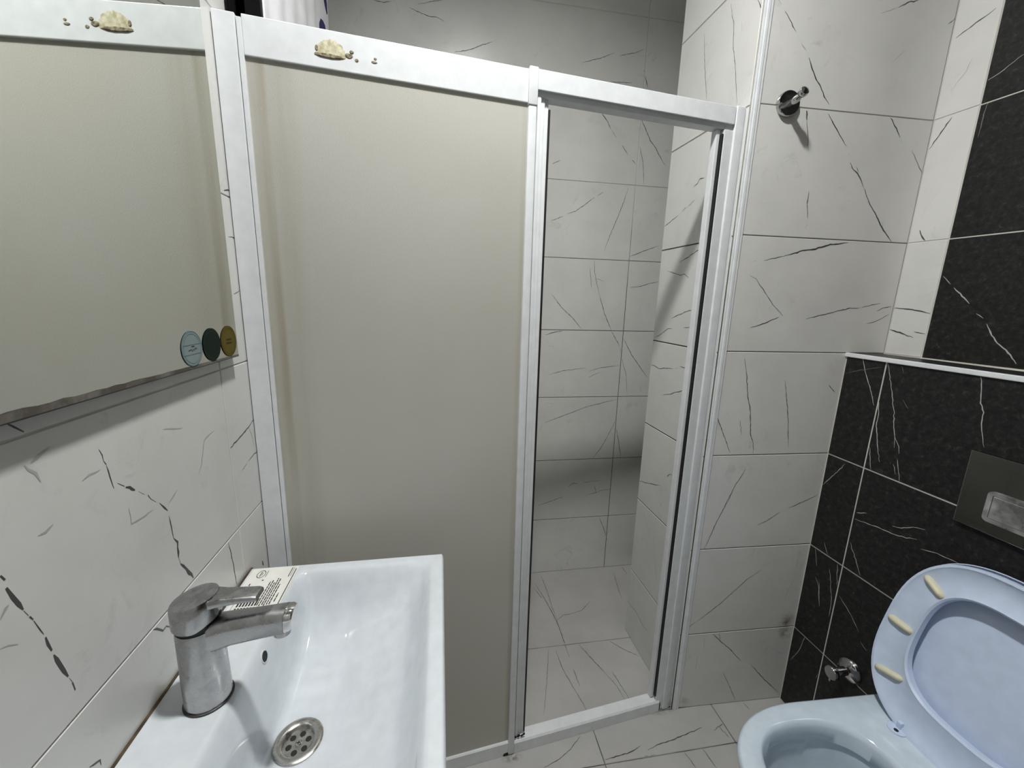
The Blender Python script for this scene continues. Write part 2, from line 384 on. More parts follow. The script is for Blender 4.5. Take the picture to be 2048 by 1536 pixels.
def mat_grout_mouldy(name, clean, dirty, z_dirty, z_clean):
    """joints that get mouldier towards the wet floor"""
    m, nt, b, N, L = new_mat(name)
    setp(b, rough=.85)
    tc = N.new('ShaderNodeTexCoord'); sp = N.new('ShaderNodeSeparateXYZ'); L.new(tc.outputs['Object'], sp.inputs[0])
    mr = N.new('ShaderNodeMapRange'); mr.inputs[1].default_value = z_dirty; mr.inputs[2].default_value = z_clean
    L.new(sp.outputs[2], mr.inputs[0])
    n = noise(N, L, 8, 4, .6)
    ad = N.new('ShaderNodeMath'); ad.operation = 'MULTIPLY_ADD'; ad.inputs[1].default_value = .9; ad.inputs[2].default_value = -.45
    L.new(n.outputs[0], ad.inputs[0])
    su = N.new('ShaderNodeMath'); su.operation = 'ADD'; su.use_clamp = True
    L.new(mr.outputs[0], su.inputs[0]); L.new(ad.outputs[0], su.inputs[1])
    r = ramp(N, L, su.outputs[0], [(.15, dirty), (.85, clean)])
    L.new(r.outputs[0], b.inputs['Base Color'])
    return m

def mat_frosted(name, dirty=False):
    m = bpy.data.materials.new(name); m.use_nodes = True
    nt = m.node_tree; N = nt.nodes; L = nt.links
    b = N['Principled BSDF']; out = N['Material Output']
    n1 = noise(N, L, 2.2, 5, .6)
    r1 = ramp(N, L, n1.outputs[0], [(.35, (.65, .645, .59)), (.65, (.70, .70, .665))])
    col = r1.outputs[0]
    if dirty:                                   # limescale and soap bands along both stiles
        tc = N.new('ShaderNodeTexCoord')
        sx = N.new('ShaderNodeSeparateXYZ'); L.new(tc.outputs['Object'], sx.inputs[0])
        mp = N.new('ShaderNodeMapping'); mp.inputs['Scale'].default_value = (60, 1, 3)
        L.new(tc.outputs['Object'], mp.inputs[0])
        nz = N.new('ShaderNodeTexNoise'); nz.inputs['Scale'].default_value = 1.0; nz.inputs['Detail'].default_value = 4
        L.new(mp.outputs[0], nz.inputs['Vector'])
        mr = N.new('ShaderNodeMapRange'); L.new(sx.outputs[0], mr.inputs[0])
        mr.inputs[1].default_value = -.68; mr.inputs[2].default_value = -.155
        rb = ramp(N, L, mr.outputs[0], [(0.0, (.62,) * 3), (.026, (.55,) * 3), (.034, (.95,) * 3), (.052, (.9,) * 3), (.062, (.30,) * 3), (.105, (.38,) * 3), (.16, (0,) * 3), (.965, (0,) * 3), (.985, (.75,) * 3), (1.0, (.9,) * 3)])
        rn = ramp(N, L, nz.outputs[0], [(.25, (.25,) * 3), (.65, (1,) * 3)])
        mu = N.new('ShaderNodeMath'); mu.operation = 'MULTIPLY'
        L.new(rb.outputs[0], mu.inputs[0]); L.new(rn.outputs[0], mu.inputs[1])
        mu2 = N.new('ShaderNodeMath'); mu2.operation = 'MULTIPLY'; mu2.inputs[1].default_value = .62
        L.new(mu.outputs[0], mu2.inputs[0])
        mx = N.new('ShaderNodeMix'); mx.data_type = 'RGBA'
        L.new(mu2.outputs[0], mx.inputs[0]); L.new(col, mx.inputs[6]); mx.inputs[7].default_value = (.34, .30, .19, 1)
        n5 = noise(N, L, 130, 2, .5)            # fine pale specks
        r5 = ramp(N, L, n5.outputs[0], [(.66, (0, 0, 0)), (.74, (1, 1, 1))])
        m5 = N.new('ShaderNodeMath'); m5.operation = 'MULTIPLY'; m5.inputs[1].default_value = .22
        L.new(r5.outputs[0], m5.inputs[0])
        mx2 = N.new('ShaderNodeMix'); mx2.data_type = 'RGBA'
        L.new(m5.outputs[0], mx2.inputs[0]); L.new(mx.outputs[2], mx2.inputs[6]); mx2.inputs[7].default_value = (.82, .82, .80, 1)
        col = mx2.outputs[2]
    L.new(col, b.inputs['Base Color'])
    setp(b, rough=.42, spec=.4)
    n2 = noise(N, L, 620, 2, .5)
    bump(N, L, b, n2.outputs[0], .5, .0005)
    t = N.new('ShaderNodeBsdfTranslucent')
    t.inputs[0].default_value = (.74, .73, .65, 1)
    mix = N.new('ShaderNodeMixShader'); mix.inputs[0].default_value = .36
    L.new(b.outputs[0], mix.inputs[1]); L.new(t.outputs[0], mix.inputs[2])
    L.new(mix.outputs[0], out.inputs[0])
    return m

def mat_stain(name, color, strength, scale):
    m = bpy.data.materials.new(name); m.use_nodes = True
    nt = m.node_tree; N = nt.nodes; L = nt.links
    b = N['Principled BSDF']; out = N['Material Output']
    setp(b, color=color, rough=.7)
    tc = N.new('ShaderNodeTexCoord')
    mp = N.new('ShaderNodeMapping'); mp.inputs['Location'].default_value = (-1, -1, -1); mp.inputs['Scale'].default_value = (2, 2, 2)
    L.new(tc.outputs['Generated'], mp.inputs[0])
    sp = N.new('ShaderNodeSeparateXYZ'); L.new(mp.outputs[0], sp.inputs[0])
    cb = N.new('ShaderNodeCombineXYZ'); L.new(sp.outputs[0], cb.inputs[0]); L.new(sp.outputs[2], cb.inputs[2])
    ln = N.new('ShaderNodeVectorMath'); ln.operation = 'LENGTH'; L.new(cb.outputs[0], ln.inputs[0])
    r1 = ramp(N, L, ln.outputs['Value'], [(0.0, (1,) * 3), (1.0, (0,) * 3)])
    n1 = noise(N, L, scale, 5, .6)
    r2 = ramp(N, L, n1.outputs[0], [(.40, (0,) * 3), (.62, (1,) * 3)])
    mu = N.new('ShaderNodeMath'); mu.operation = 'MULTIPLY'
    L.new(r1.outputs[0], mu.inputs[0]); L.new(r2.outputs[0], mu.inputs[1])
    mu2 = N.new('ShaderNodeMath'); mu2.operation = 'MULTIPLY'; mu2.inputs[1].default_value = strength
    L.new(mu.outputs[0], mu2.inputs[0])
    tr = N.new('ShaderNodeBsdfTransparent')
    mix = N.new('ShaderNodeMixShader')
    L.new(mu2.outputs[0], mix.inputs[0]); L.new(tr.outputs[0], mix.inputs[1]); L.new(b.outputs[0], mix.inputs[2])
    L.new(mix.outputs[0], out.inputs[0])
    return m

def mat_metal(name, color, rough, scale=30, var=.5, dull=None):
    m, nt, b, N, L = new_mat(name)
    setp(b, metal=1.0, color=color, rough=rough)
    n1 = noise(N, L, scale, 6, .65)
    r1 = ramp(N, L, n1.outputs[0], [(.35, (rough * (1 - var),) * 3), (.68, (min(1, rough * (1 + var)),) * 3)])
    L.new(r1.outputs[0], b.inputs['Roughness'])
    if dull:
        r2 = ramp(N, L, n1.outputs[0], [(.40, color), (.66, dull)])
        L.new(r2.outputs[0], b.inputs['Base Color'])
    return m

M = {}
M['marble'] = mat_marble('white_marble_tile', (.60, .602, .585), (.66, .662, .645), (.40, .40, .40))
M['floor'] = mat_marble('pale_floor_tile', (.375, .372, .36), (.43, .427, .415), (.38, .38, .38), .32)
M['slate'] = mat_slate('black_slate_tile')
M['vein'] = mat_plain('dark_vein', (.055, .055, .055), .35)
M['vein_faint'] = mat_plain('grey_vein', (.40, .395, .385), .35)
M['vein_white'] = mat_plain('white_vein', (.42, .41, .39), .4)
M['vein_white_faint'] = mat_plain('grey_white_vein', (.16, .155, .15), .4)
M['grout_light'] = mat_grout('light_grout', (.40, .39, .36), (.58, .57, .54))
M['grout_hook'] = mat_grout_mouldy('grey_grout', (.36, .355, .33), (.10, .095, .08), .4, 2.1)
M['grout_dark'] = mat_grout_mouldy('mouldy_return_grout', (.42, .41, .38), (.035, .032, .024), 1.25, 1.95)
M['grout_back'] = mat_grout_mouldy('mouldy_shower_grout', (.52, .51, .48), (.06, .056, .045), 1.25, 1.95)
M['grout_cream'] = mat_grout('cream_grout', (.50, .48, .43), (.58, .565, .52))
M['grout_floor'] = mat_grout('floor_grout', (.07, .065, .055), (.20, .19, .175), 9)
M['plaster'] = mat_plain('white_ceiling_paint', (.80, .80, .78), .8)
M['aluminium'] = mat_plain('white_powder_coat', (.69, .72, .74), .32)
M['housing'] = mat_plain('grey_lamp_housing', (.30, .30, .30), .5)
M['gasket'] = mat_plain('black_rubber', (.010, .010, .010), .5)
M['frosted'] = mat_frosted('frosted_acrylic')
M['frosted_dirty'] = mat_frosted('dirty_frosted_acrylic', True)
M['stain'] = mat_stain('rusty_damp_stain', (.15, .11, .07), .75, 22)
M['grime'] = mat_stain('black_grime_stain', (.05, .04, .03), .6, 60)
M['ceramic'] = mat_plain('white_ceramic', (.60, .64, .68), .10, coat=.5, coat_rough=.04)
M['toilet'] = mat_plain('toilet_ceramic', (.545, .635, .715), .10, coat=.5, coat_rough=.04)
M['seat'] = mat_plain('pale_blue_plastic', (.535, .625, .79), .30)
M['bumper'] = mat_plain('yellowed_rubber', (.62, .60, .44), .5)
M['chrome'] = mat_metal('bright_chrome', (.62, .62, .62), .07)
M['plate_chrome'] = mat_metal('smoked_chrome', (.36, .36, .34), .05)
M['hook_chrome'] = mat_metal('dark_chrome', (.50, .50, .50), .10)
M['scaled'] = mat_metal('limescaled_chrome', (.36, .36, .36), .30, 45, .5, (.46, .465, .47))
M['satin'] = mat_metal('satin_chrome', (.66, .66, .67), .42)
M['steel'] = mat_metal('drain_steel', (.46, .45, .43), .30, 60)
M['mirror'] = mat_metal('mirror_silver', (.83, .85, .82), .015, 8, .3)
M['mirror_edge'] = mat_plain('mirror_glass_edge', (.02, .022, .018), .3)
M['rot'] = mat_grout('corroded_silvering', (.07, .06, .05), (.17, .16, .145), 26)
M['dark'] = mat_plain('dark_hole', (.006, .006, .005), .7)
M['mould'] = mat_plain('black_mould', (.02, .014, .01), .9)
M['rust'] = mat_grout('brown_sealant', (.035, .022, .010), (.10, .07, .035), 25)
M['glue'] = mat_grout('old_glue', (.38, .35, .22), (.60, .57, .43), 120)
M['glue_dark'] = mat_grout('dirty_glue', (.10, .085, .05), (.30, .26, .17), 200)
M['paper'] = mat_plain('label_paper', (.72, .72, .68), .5)
M['ink'] = mat_plain('black_ink', (.02, .02, .02), .6)
M['sticker_blue'] = mat_plain('pale_blue_film', (.21, .27, .27), .5, spec=.15)
M['sticker_line'] = mat_plain('blue_grey_ink', (.09, .15, .17), .5, spec=.15)
M['sticker_green'] = mat_plain('dark_green_film', (.004, .014, .009), .5, spec=.12)
M['sticker_yellow'] = mat_plain('mustard_film', (.105, .080, .008), .5, spec=.15)
M['sticker_brown'] = mat_plain('brown_ink', (.045, .028, .003), .5, spec=.15)
M['towel_white'] = mat_plain('white_terry', (.83, .84, .87), .95)
M['towel_black'] = mat_plain('black_terry', (.005, .005, .006), 1.0, spec=.05)
M['navy'] = mat_plain('navy_print', (.025, .022, .13), .9)
M['water'] = mat_plain('toilet_water', (.20, .20, .19), .03)
M['wood'] = mat_plain('brown_door_wood', (.16, .09, .05), .45)
mm, nt_, b_, N_, L_ = new_mat('lit_opal_disc')
setp(b_, color=(.9, .9, .88), rough=.5)
b_.inputs['Emission Color'].default_value = (*LAMP_COLOR, 1)
b_.inputs['Emission Strength'].default_value = LAMP_POWER / (math.pi ** 2 * DOME_R ** 2)
M['opal'] = mm

# ---------------------------------------------------------------- helpers
def link(o, parent=None):
    COL.objects.link(o)
    if parent is not None:
        o.parent = parent
    return o

def obj(name, bm, mats, parent=None, matrix=None, smooth=False, props=None):
    me = bpy.data.meshes.new(name)
    bmesh.ops.recalc_face_normals(bm, faces=bm.faces[:])
    bm.to_mesh(me)
    bm.free()
    for m in (mats if isinstance(mats, (list, tuple)) else [mats]):
        me.materials.append(m if not isinstance(m, str) else M[m])
    if smooth:
        for p in me.polygons:
            p.use_smooth = True
        try:
            me.set_sharp_from_angle(angle=math.radians(smooth if smooth is not True else 40))
        except Exception:
            pass
    o = bpy.data.objects.new(name, me)
    if matrix is not None:
        o.matrix_local = matrix
    link(o, parent)
    for k, v in (props or {}).items():
        o[k] = v
    return o

def thing(name, label, cat, matrix=None, group=None):
    o = bpy.data.objects.new(name, None)
    o.empty_display_size = .05
    if matrix is not None:
        o.matrix_world = matrix
    COL.objects.link(o)
    o['label'] = label
    o['category'] = cat
    if group:
        o['group'] = group
    return o

def tag(o, label, cat, group=None):
    o['label'] = label; o['category'] = cat
    if group:
        o['group'] = group
    return o

def add_box(bm, x0, x1, y0, y1, z0, z1, bev=0.0, seg=2):
    vs = [bm.verts.new((x, y, z)) for x in (x0, x1) for y in (y0, y1) for z in (z0, z1)]
    fs = [bm.faces.new([vs[i] for i in q]) for q in ((0, 1, 3, 2), (4, 6, 7, 5), (0, 4, 5, 1), (2, 3, 7, 6), (0, 2, 6, 4), (1, 5, 7, 3))]
    if bev > 0:
        es = list({e for f in fs for e in f.edges})
        bmesh.ops.bevel(bm, geom=es, offset=bev, segments=seg, affect='EDGES', profile=.6)
    return bm

def box(name, x0, x1, y0, y1, z0, z1, mat, parent=None, bev=0.0, matrix=None, seg=2, smooth=False, props=None):
    bm = bmesh.new()
    add_box(bm, x0, x1, y0, y1, z0, z1, bev, seg)
    return obj(name, bm, mat, parent, matrix, smooth, props)

def loft(bm, rings, cap0=True, cap1=True, closed=True):
    rv = [[bm.verts.new(p) for p in r] for r in rings]
    n = len(rings[0])
    for a, b in zip(rv, rv[1:]):
        for i in range(n if closed else n - 1):
            j = (i + 1) % n
            bm.faces.new((a[i], a[j], b[j], b[i]))
    if cap0:
        bm.faces.new(rv[0])
    if cap1:
        bm.faces.new(rv[-1])
    return rv

def lathe(bm, prof, seg=32, axis='Z', origin=(0, 0, 0), cap0=True, cap1=True):
    rings = []
    ox, oy, oz = origin
    for r, h in prof:
        ring = []
        for i in range(seg):
            a = 2 * math.pi * i / seg
            c, s = r * math.cos(a), r * math.sin(a)
            if axis == 'Z':
                ring.append((ox + c, oy + s, oz + h))
            elif axis == 'Y':
                ring.append((ox + c, oy + h, oz + s))
            else:
                ring.append((ox + h, oy + c, oz + s))
        rings.append(ring)
    loft(bm, rings, cap0, cap1)
    return bm

def frame(origin, d, into=None):
    """local X along d, local Y into the wall, local Z up"""
    x = Vector((d[0], d[1], 0)).normalized()
    z = Vector((0, 0, 1))
    y = z.cross(x)
    return Matrix(((x.x, y.x, z.x, origin[0]), (x.y, y.y, z.y, origin[1]), (x.z, y.z, z.z, origin[2]), (0, 0, 0, 1)))

F_HOOK = frame((0, 0, 0), (1, 0))
F_RIGHT = frame((1.2051, 0, 0), (.1014001, -.99484573))
F_BOX = frame((1.0853, 0, 0), (.04046139, -.9991811))
F_RET = frame((.693, 0, 0), (.06263027, -.9980368))
F_BACK = frame((.000258, .700128, 0), (.9993543, .03593034))
F_LEFT = frame((-.4232, 0, 0), (-.05205534, .9986442))
F_SCREEN = frame((.3, -.0576, 0), (.98838035, .15200091))
_c, _s = math.cos(math.radians(2.1)), math.sin(math.radians(2.1))
F_FLOOR = Matrix(((_c, 0, -_s, 0), (_s, 0, _c, 0), (0, -1, 0, 0), (0, 0, 0, 1)))

rng = random.Random(7)

def vein_segments(veins):
    """polyline -> short tapered quads (centre, quad corners, faint) in wall coordinates"""
    out = []
    for w, pts in veins:
        faint = w < 0
        w = abs(w) * (.00105 if faint else .00112)
        P = []
        for (a, b), (c, d) in zip(pts, pts[1:]):
            ln = math.hypot(c - a, d - b)
            k = max(1, int(ln / .007))
            for i in range(k):
                t = i / k
                P.append((a + (c - a) * t, b + (d - b) * t))
        P.append(pts[-1])
        n = len(P)
        if n < 2:
            continue
        J = []
        for i, (a, b) in enumerate(P):
            k = 0 if i in (0, n - 1) else 1
            J.append((a + k * rng.gauss(0, .0006), b + k * rng.gauss(0, .0006)))
        prev = None
        for i in range(n):
            a, b = J[max(0, i - 1)]
            c, d = J[min(n - 1, i + 1)]
            ln = math.hypot(c - a, d - b) or 1e-6
            nx, ny = -(d - b) / ln, (c - a) / ln
            t = i / (n - 1)
            env = min(1, .35 + 3.0 * t, .35 + 3.0 * (1 - t))
            hw = .5 * w * env * rng.uniform(.65, 1.25)
            cur = ((J[i][0] + nx * hw, J[i][1] + ny * hw), (J[i][0] - nx * hw, J[i][1] - ny * hw))
            if prev is not None:
                mid = ((J[i][0] + J[i - 1][0]) / 2, (J[i][1] + J[i - 1][1]) / 2)
                out.append((mid, (prev[0], prev[1], cur[1], cur[0]), faint))
            prev = cur
    return out

def random_veins(s0, s1, z0, z1, n, seed):
    r = random.Random(seed)
    L = []
    for _ in range(n):
        a, b = r.uniform(s0, s1), r.uniform(z0, z1)
        ang = r.choice([r.uniform(-.5, .5), r.uniform(.9, 2.2)])
        pts = [(a, b)]
        for _ in range(r.randint(2, 5)):
            ang += r.gauss(0, .25)
            ln = r.uniform(.03, .08)
            a += math.cos(ang) * ln
            b += math.sin(ang) * ln
            pts.append((a, b))
        L.append((r.choice([1.2, 1.6, 2.0, -1.6]), pts))
    return L

def tile_mesh(s0, s1, z0, z1, segs, mats, gap, depth=.0, thick=.005, proud=0.0):
    g = gap / 2
    s0 += g; s1 -= g; z0 += g; z1 -= g
    bm = bmesh.new()
    c = .0009
    f = -proud
    o = [(s0, z0), (s1, z0), (s1, z1), (s0, z1)]
    i_ = [(s0 + c, z0 + c), (s1 - c, z0 + c), (s1 - c, z1 - c), (s0 + c, z1 - c)]
    back = [bm.verts.new((a, thick, b)) for a, b in o]
    mid = [bm.verts.new((a, f + c, b)) for a, b in o]
    fr = [bm.verts.new((a, f, b)) for a, b in i_]
    bm.faces.new(fr)
    for k in range(4):
        j = (k + 1) % 4
        bm.faces.new((mid[k], mid[j], fr[j], fr[k]))
        bm.faces.new((back[k], back[j], mid[j], mid[k]))
    bm.faces.new(back[::-1])
    bmesh.ops.recalc_face_normals(bm, faces=bm.faces[:])
    e = .0012
    for (ma, mb), q, faint in segs:
        if s0 + e < ma < s1 - e and z0 + e < mb < z1 - e:
            q = [(min(max(a, s0 + c), s1 - c), min(max(b, z0 + c), z1 - c)) for a, b in q]
            vs = [bm.verts.new((a, f - .00018, b)) for a, b in q]
            try:
                fc = bm.faces.new(vs)
            except ValueError:
                continue
            fc.normal_update()
            if fc.normal.y > 0:
                fc.normal_flip()
            fc.material_index = 2 if faint else 1
    me = bpy.data.meshes.new('tile')
    bm.to_mesh(me); bm.free()
    for m in mats:
        me.materials.append(M[m])
    return me

def tiles(parent, fr, s_edges, z_edges, segs, mats=('marble', 'vein', 'vein_faint'), gap=.0022, seed=1, extra=2):
    """one object per tile, children of a wall; tiles the photo shows no vein of get a few random ones"""
    r = random.Random(seed)
    for a, b in zip(s_edges, s_edges[1:]):
        for c, d in zip(z_edges, z_edges[1:]):
            mine = [q for q in segs if a < q[0][0] < b and c < q[0][1] < d]
            if not mine and extra:
                mine = vein_segments(random_veins(a, b, c, d, extra, r.random()))
            me = tile_mesh(a, b, c, d, mine, mats, gap, proud=r.uniform(0, .0004))
            o = bpy.data.objects.new('tile', me)
            o.matrix_local = parent.matrix_world.inverted() @ fr
            link(o, parent)

def struct(name, bm, mat, matrix=None):
    o = obj(name, bm, mat, None, matrix)
    o['kind'] = 'structure'
    bpy.context.view_layer.update()
    return o

def slab(name, s0, s1, z0, z1, mat, fr, t=.05, y0=.0012):
    bm = bmesh.new()
    add_box(bm, s0, s1, y0, t, z0, z1)
    o = obj(name, bm, mat, None)
    o.matrix_world = fr
    o['kind'] = 'structure'
    bpy.context.view_layer.update()
    return o

ROWS = [0] + [.284 + .3 * k for k in range(7)] + [2.384, 2.684, 2.70]
H = 2.70

# ---------------------------------------------------------------- room shell
seg = {k: vein_segments(v) for k, v in VEINS.items()}

w_left = slab('wall_left', -1.80, .80, 0, H, 'grout_light', F_LEFT)
tiles(w_left, F_LEFT, [-1.80, -1.4678, -.8678, -.2678, .3322, .80], [0, .2732, .5732, .8732, 1.1732, 1.4732, 1.7732, 2.0732, 2.3732, 2.6732, H], seg['left'], seed=3)

w_back = slab('wall_back', -.47, 1.26, 0, H, 'grout_back', F_BACK)
tiles(w_back, F_BACK, [-.47, .7231, 1.26], [0, .2823, .5823, .8823, 1.1823, 1.4823, 1.7823, 2.0823, 2.3823, 2.6823, H], seg['back'], gap=.0026, seed=4)

# hooked partition: front face and return face of one stub wall
bm = bmesh.new()
pts = [(.6945, .0012), (1.2055, .0012), (1.2055, .338), (.6733, .338)]
lo = [bm.verts.new((x, y, 0)) for x, y in pts]
hi = [bm.verts.new((x, y, H)) for x, y in pts]
bm.faces.new(lo[::-1]); bm.faces.new(hi)
for i in range(4):
    bm.faces.new((lo[i], lo[(i + 1) % 4], hi[(i + 1) % 4], hi[i]))
w_part = struct('wall_partition', bm, ['grout_hook', 'grout_dark'])
w_part.data.polygons[5].material_index = 1
tiles(w_part, F_HOOK, [.695, 1.2051], ROWS, seg['hook'], gap=.0028, seed=5)
tiles(w_part, F_RET, [-.3385, -.002], [0, .2796] + [.2796 + .3 * k for k in range(1, 8)] + [H], seg['ret'], gap=.0036, seed=6)

w_right = slab('wall_right', -.80, 1.80, 0, H, 'grout_cream', F_RIGHT)
tiles(w_right, F_RIGHT, [0, .09], ROWS[4:], seg['right'], seed=7)
tiles(w_right, F_RIGHT, [.09, .69, 1.29, 1.80], ROWS[4:], seg['right'], ('slate', 'vein_white', 'vein_white_faint'), gap=.003, seed=8)
tiles(w_right, F_RIGHT, [-.80, -.34], ROWS, [], seed=9)

# tiled cistern boxing in front of the right wall
bm = bmesh.new()
pb = [(1.0867, -.0005), (1.0853 + .04046 * 1.8, -1.80), (1.40, -1.80), (1.205, -.0005)]
lo = [bm.verts.new((x, y, 0)) for x, y in pb]
hi = [bm.verts.new((x, y, 1.180)) for x, y in pb]
bm.faces.new(lo[::-1]); bm.faces.new(hi)
for i in range(4):
    bm.faces.new((lo[i], lo[(i + 1) % 4], hi[(i + 1) % 4], hi[i]))
w_box = struct('wall_right_lower', bm, 'grout_cream')
tiles(w_box, F_BOX, [.002, .1086, .7086, 1.3086, 1.80], [0, .284, .584, .884, 1.178], seg['box'], ('slate', 'vein_white', 'vein_white_faint'), gap=.0036, seed=10)
# capping tiles of the ledge, lying flat
F_LEDGE = Matrix(((.0405, 0, .9992, 1.0853), (-.9992, 0, .0405, 0), (0, -1, 0, 1.184), (0, 0, 0, 1)))
tiles(w_box, F_LEDGE, [.004, .1086, .7086, 1.3086, 1.75], [.008, .108], [], ('slate', 'vein_white', 'vein_white_faint'), gap=.003, seed=12, extra=1)
t = box('trim_2', 0.0, 1.79, -.0045, .004, 1.174, 1.1855, 'aluminium', None, .002)
t.matrix_world = F_BOX; t['kind'] = 'structure'

w_rear = slab('wall_rear', -.2, 1.9, 0, H, 'grout_light', frame((1.5, -1.75, 0), (-1, 0)))
tiles(w_rear, frame((1.5, -1.75, 0), (-1, 0)), [-.2, .12], ROWS, [], seed=13, extra=1)
tiles(w_rear, frame((1.5, -1.75, 0), (-1, 0)), [1.02, 1.9], ROWS, [], seed=14, extra=1)
dr = box('unseen_door_1', .14, 1.0, -.03, .0, 0.005, 2.05, 'wood', None, .004)  # unseen brown door added behind the camera to give dark reflections
dr.matrix_world = frame((1.5, -1.75, 0), (-1, 0)); dr['kind'] = 'structure'
bpy.context.view_layer.update()
for za, zb in ((.15, .95), (1.1, 1.9)):
    box('door_panel', .26, .88, -.038, -.03, za, zb, 'wood', dr, .004)
bm = bmesh.new(); lathe(bm, [(.022, 0), (.022, -.008), (.009, -.010), (.009, -.045)], 16, 'Y', (.93, -.03, 1.02)); add_box(bm, .82, .94, -.085, -.07, 1.01, 1.03, .004)
obj('door_handle', bm, 'satin', dr)

# floor and ceiling
bm = bmesh.new()
add_box(bm, -.55, 1.55, -1.85, .85, -.06, -.0012)
fl = struct('floor', bm, 'grout_floor')
tiles(fl, F_FLOOR, [-.60, .02, 1.60], [-.0255, .268, .90], seg['floor'], ('floor', 'vein', 'vein_faint'), gap=.0026, seed=15)
tiles(fl, F_FLOOR, [-.60, -.005, .413, .834, 1.431], [-.150, -.0255], seg['floor'], ('floor', 'vein', 'vein_faint'), gap=.0026, seed=16)
tiles(fl, F_FLOOR, [-.60, -.17, .413, .834, 1.431], [-1.9, -1.35, -.75, -.450, -.150], seg['floor'], ('floor', 'vein', 'vein_faint'), gap=.0026, seed=17)
bm = bmesh.new()
add_box(bm, -.60, 1.60, -1.85, .85, H, H + .06)
ce = struct('ceiling', bm, 'plaster')

# white corner trim on the partition edge
bm = bmesh.new()
add_box(bm, .6955, .7165, -.0035, .001, 0, H, .0012)
add_box(bm, .7015, .7085, -.0055, -.003, 0, H, .001)
tr = struct('trim_1', bm, 'aluminium')

# ---------------------------------------------------------------- ceiling lamp
lamp = thing('ceiling_lamp', 'small round white ceiling lamp with a recessed opal disc', 'lamp', Matrix.Translation((LAMP_POS[0], LAMP_POS[1], H)))
LZ = LAMP_POS[2] - H
RIM = .020                                   # the disc sits this far up inside the housing
bm = bmesh.new(); lathe(bm, [(DOME_R + .018, 0), (DOME_R + .018, LZ - RIM + .004), (DOME_R + .014, LZ - RIM), (DOME_R + .002, LZ - RIM), (DOME_R, LZ - RIM + .002), (DOME_R, LZ + .006)], 40)
obj('housing', bm, 'housing', lamp, smooth=40)
bm = bmesh.new()
lathe(bm, [(DOME_R - .0005, LZ + .004), (DOME_R - .001, LZ), (DOME_R * .5, LZ - .001), (.002, LZ - .0012)], 40)
obj('opal_disc', bm, 'opal', lamp, smooth=True)

# ---------------------------------------------------------------- shower enclosure
sh = thing('shower_enclosure', 'white framed sliding shower screen with one frosted panel and an open doorway', 'shower screen', F_SCREEN)
A = 'aluminium'
# left wall post: flat face, groove, thin lip
bm = bmesh.new()
add_box(bm, -.721, -.6865, 0, .030, .002, 1.768, .0012)
obj('wall_profile', bm, A, sh)
bm = bmesh.new(); add_box(bm, -.6855, -.6775, .002, .028, .002, 1.764, .001)
obj('profile_lip', bm, A, sh)
# header rails
box('header_rail', -.6775, -.1600, .003, .034, 1.7075, 1.770, A, sh, .0015)
box('header_rail', -.1415, .3615, .000, .034, 1.7335, 1.7715, A, sh, .0012)
box('header_rail', -.1415, .3615, .006, .034, 1.7235, 1.7335, A, sh, .001)
# centre stile with its cap
bm = bmesh.new(); add_box(bm, -.1605, -.1415, -.002, .024, .002, 1.703, .004, 3)
obj('stile', bm, A, sh, smooth=30)
bm = bmesh.new(); add_box(bm, -.1610, -.1410, -.0035, .026, 1.702, 1.7735, .003, 3)
obj('stile_cap', bm, A, sh, smooth=30)
# bottom rails
bm = bmesh.new()
sec = [(0, .001), (0, .036), (.004, .041), (.016, .047), (.030, .047), (.030, .001)]
loft(bm, [[(-.1415, y, z) for y, z in sec], [(.3500, y, z) for y, z in sec]])
obj('bottom_rail', bm, A, sh)
bm = bmesh.new()
sec = [(.001, .001), (.001, .043), (.004, .046), (.030, .046), (.030, .001)]
loft(bm, [[(-.721, y, z) for y, z in sec], [(-.1605, y, z) for y, z in sec]])
obj('bottom_rail', bm, A, sh)
# fixed frosted panel
box('frosted_panel', -.6790, -.1580, .0075, .0105, .044, 1.715, 'frosted_dirty', sh)
# sliding leaf parked behind it: panel, closing stiles with a black seal
box('sliding_panel', -.655, -.112, .0235, .0260, .055, 1.730, 'frosted', sh)
bm = bmesh.new()
add_box(bm, -.1385, -.1300, .0065, .0165, .050, 1.726, .002)
add_box(bm, -.1295, -.1205, .0105, .0200, .050, 1.726, .002)
add_box(bm, -.1200, -.1110, .0140, .0290, .050, 1.726, .002)
obj('door_stile', bm, A, sh, smooth=30)
box('door_seal', -.1106, -.1062, .014, .029, .053, 1.706, 'gasket', sh, .001)
# right wall post with seal and receiving strip
bm = bmesh.new(); add_box(bm, .3385, .3640, .004, .034, .002, 1.722, .002)
obj('wall_profile', bm, A, sh)
bm = bmesh.new(); add_box(bm, .3640, .3905, 0, .036, .002, 1.776, .004, 3); add_box(bm, .3900, .4010, .003, .030, .002, 1.772, .002)
obj('wall_profile', bm, A, sh, smooth=30)
box('door_seal', .3335, .3380, .005, .028, .058, 1.712, 'gasket', sh, .001)
box('door_stile', .3225, .3330, .012, .030, .052, 1.722, A, sh, .002)
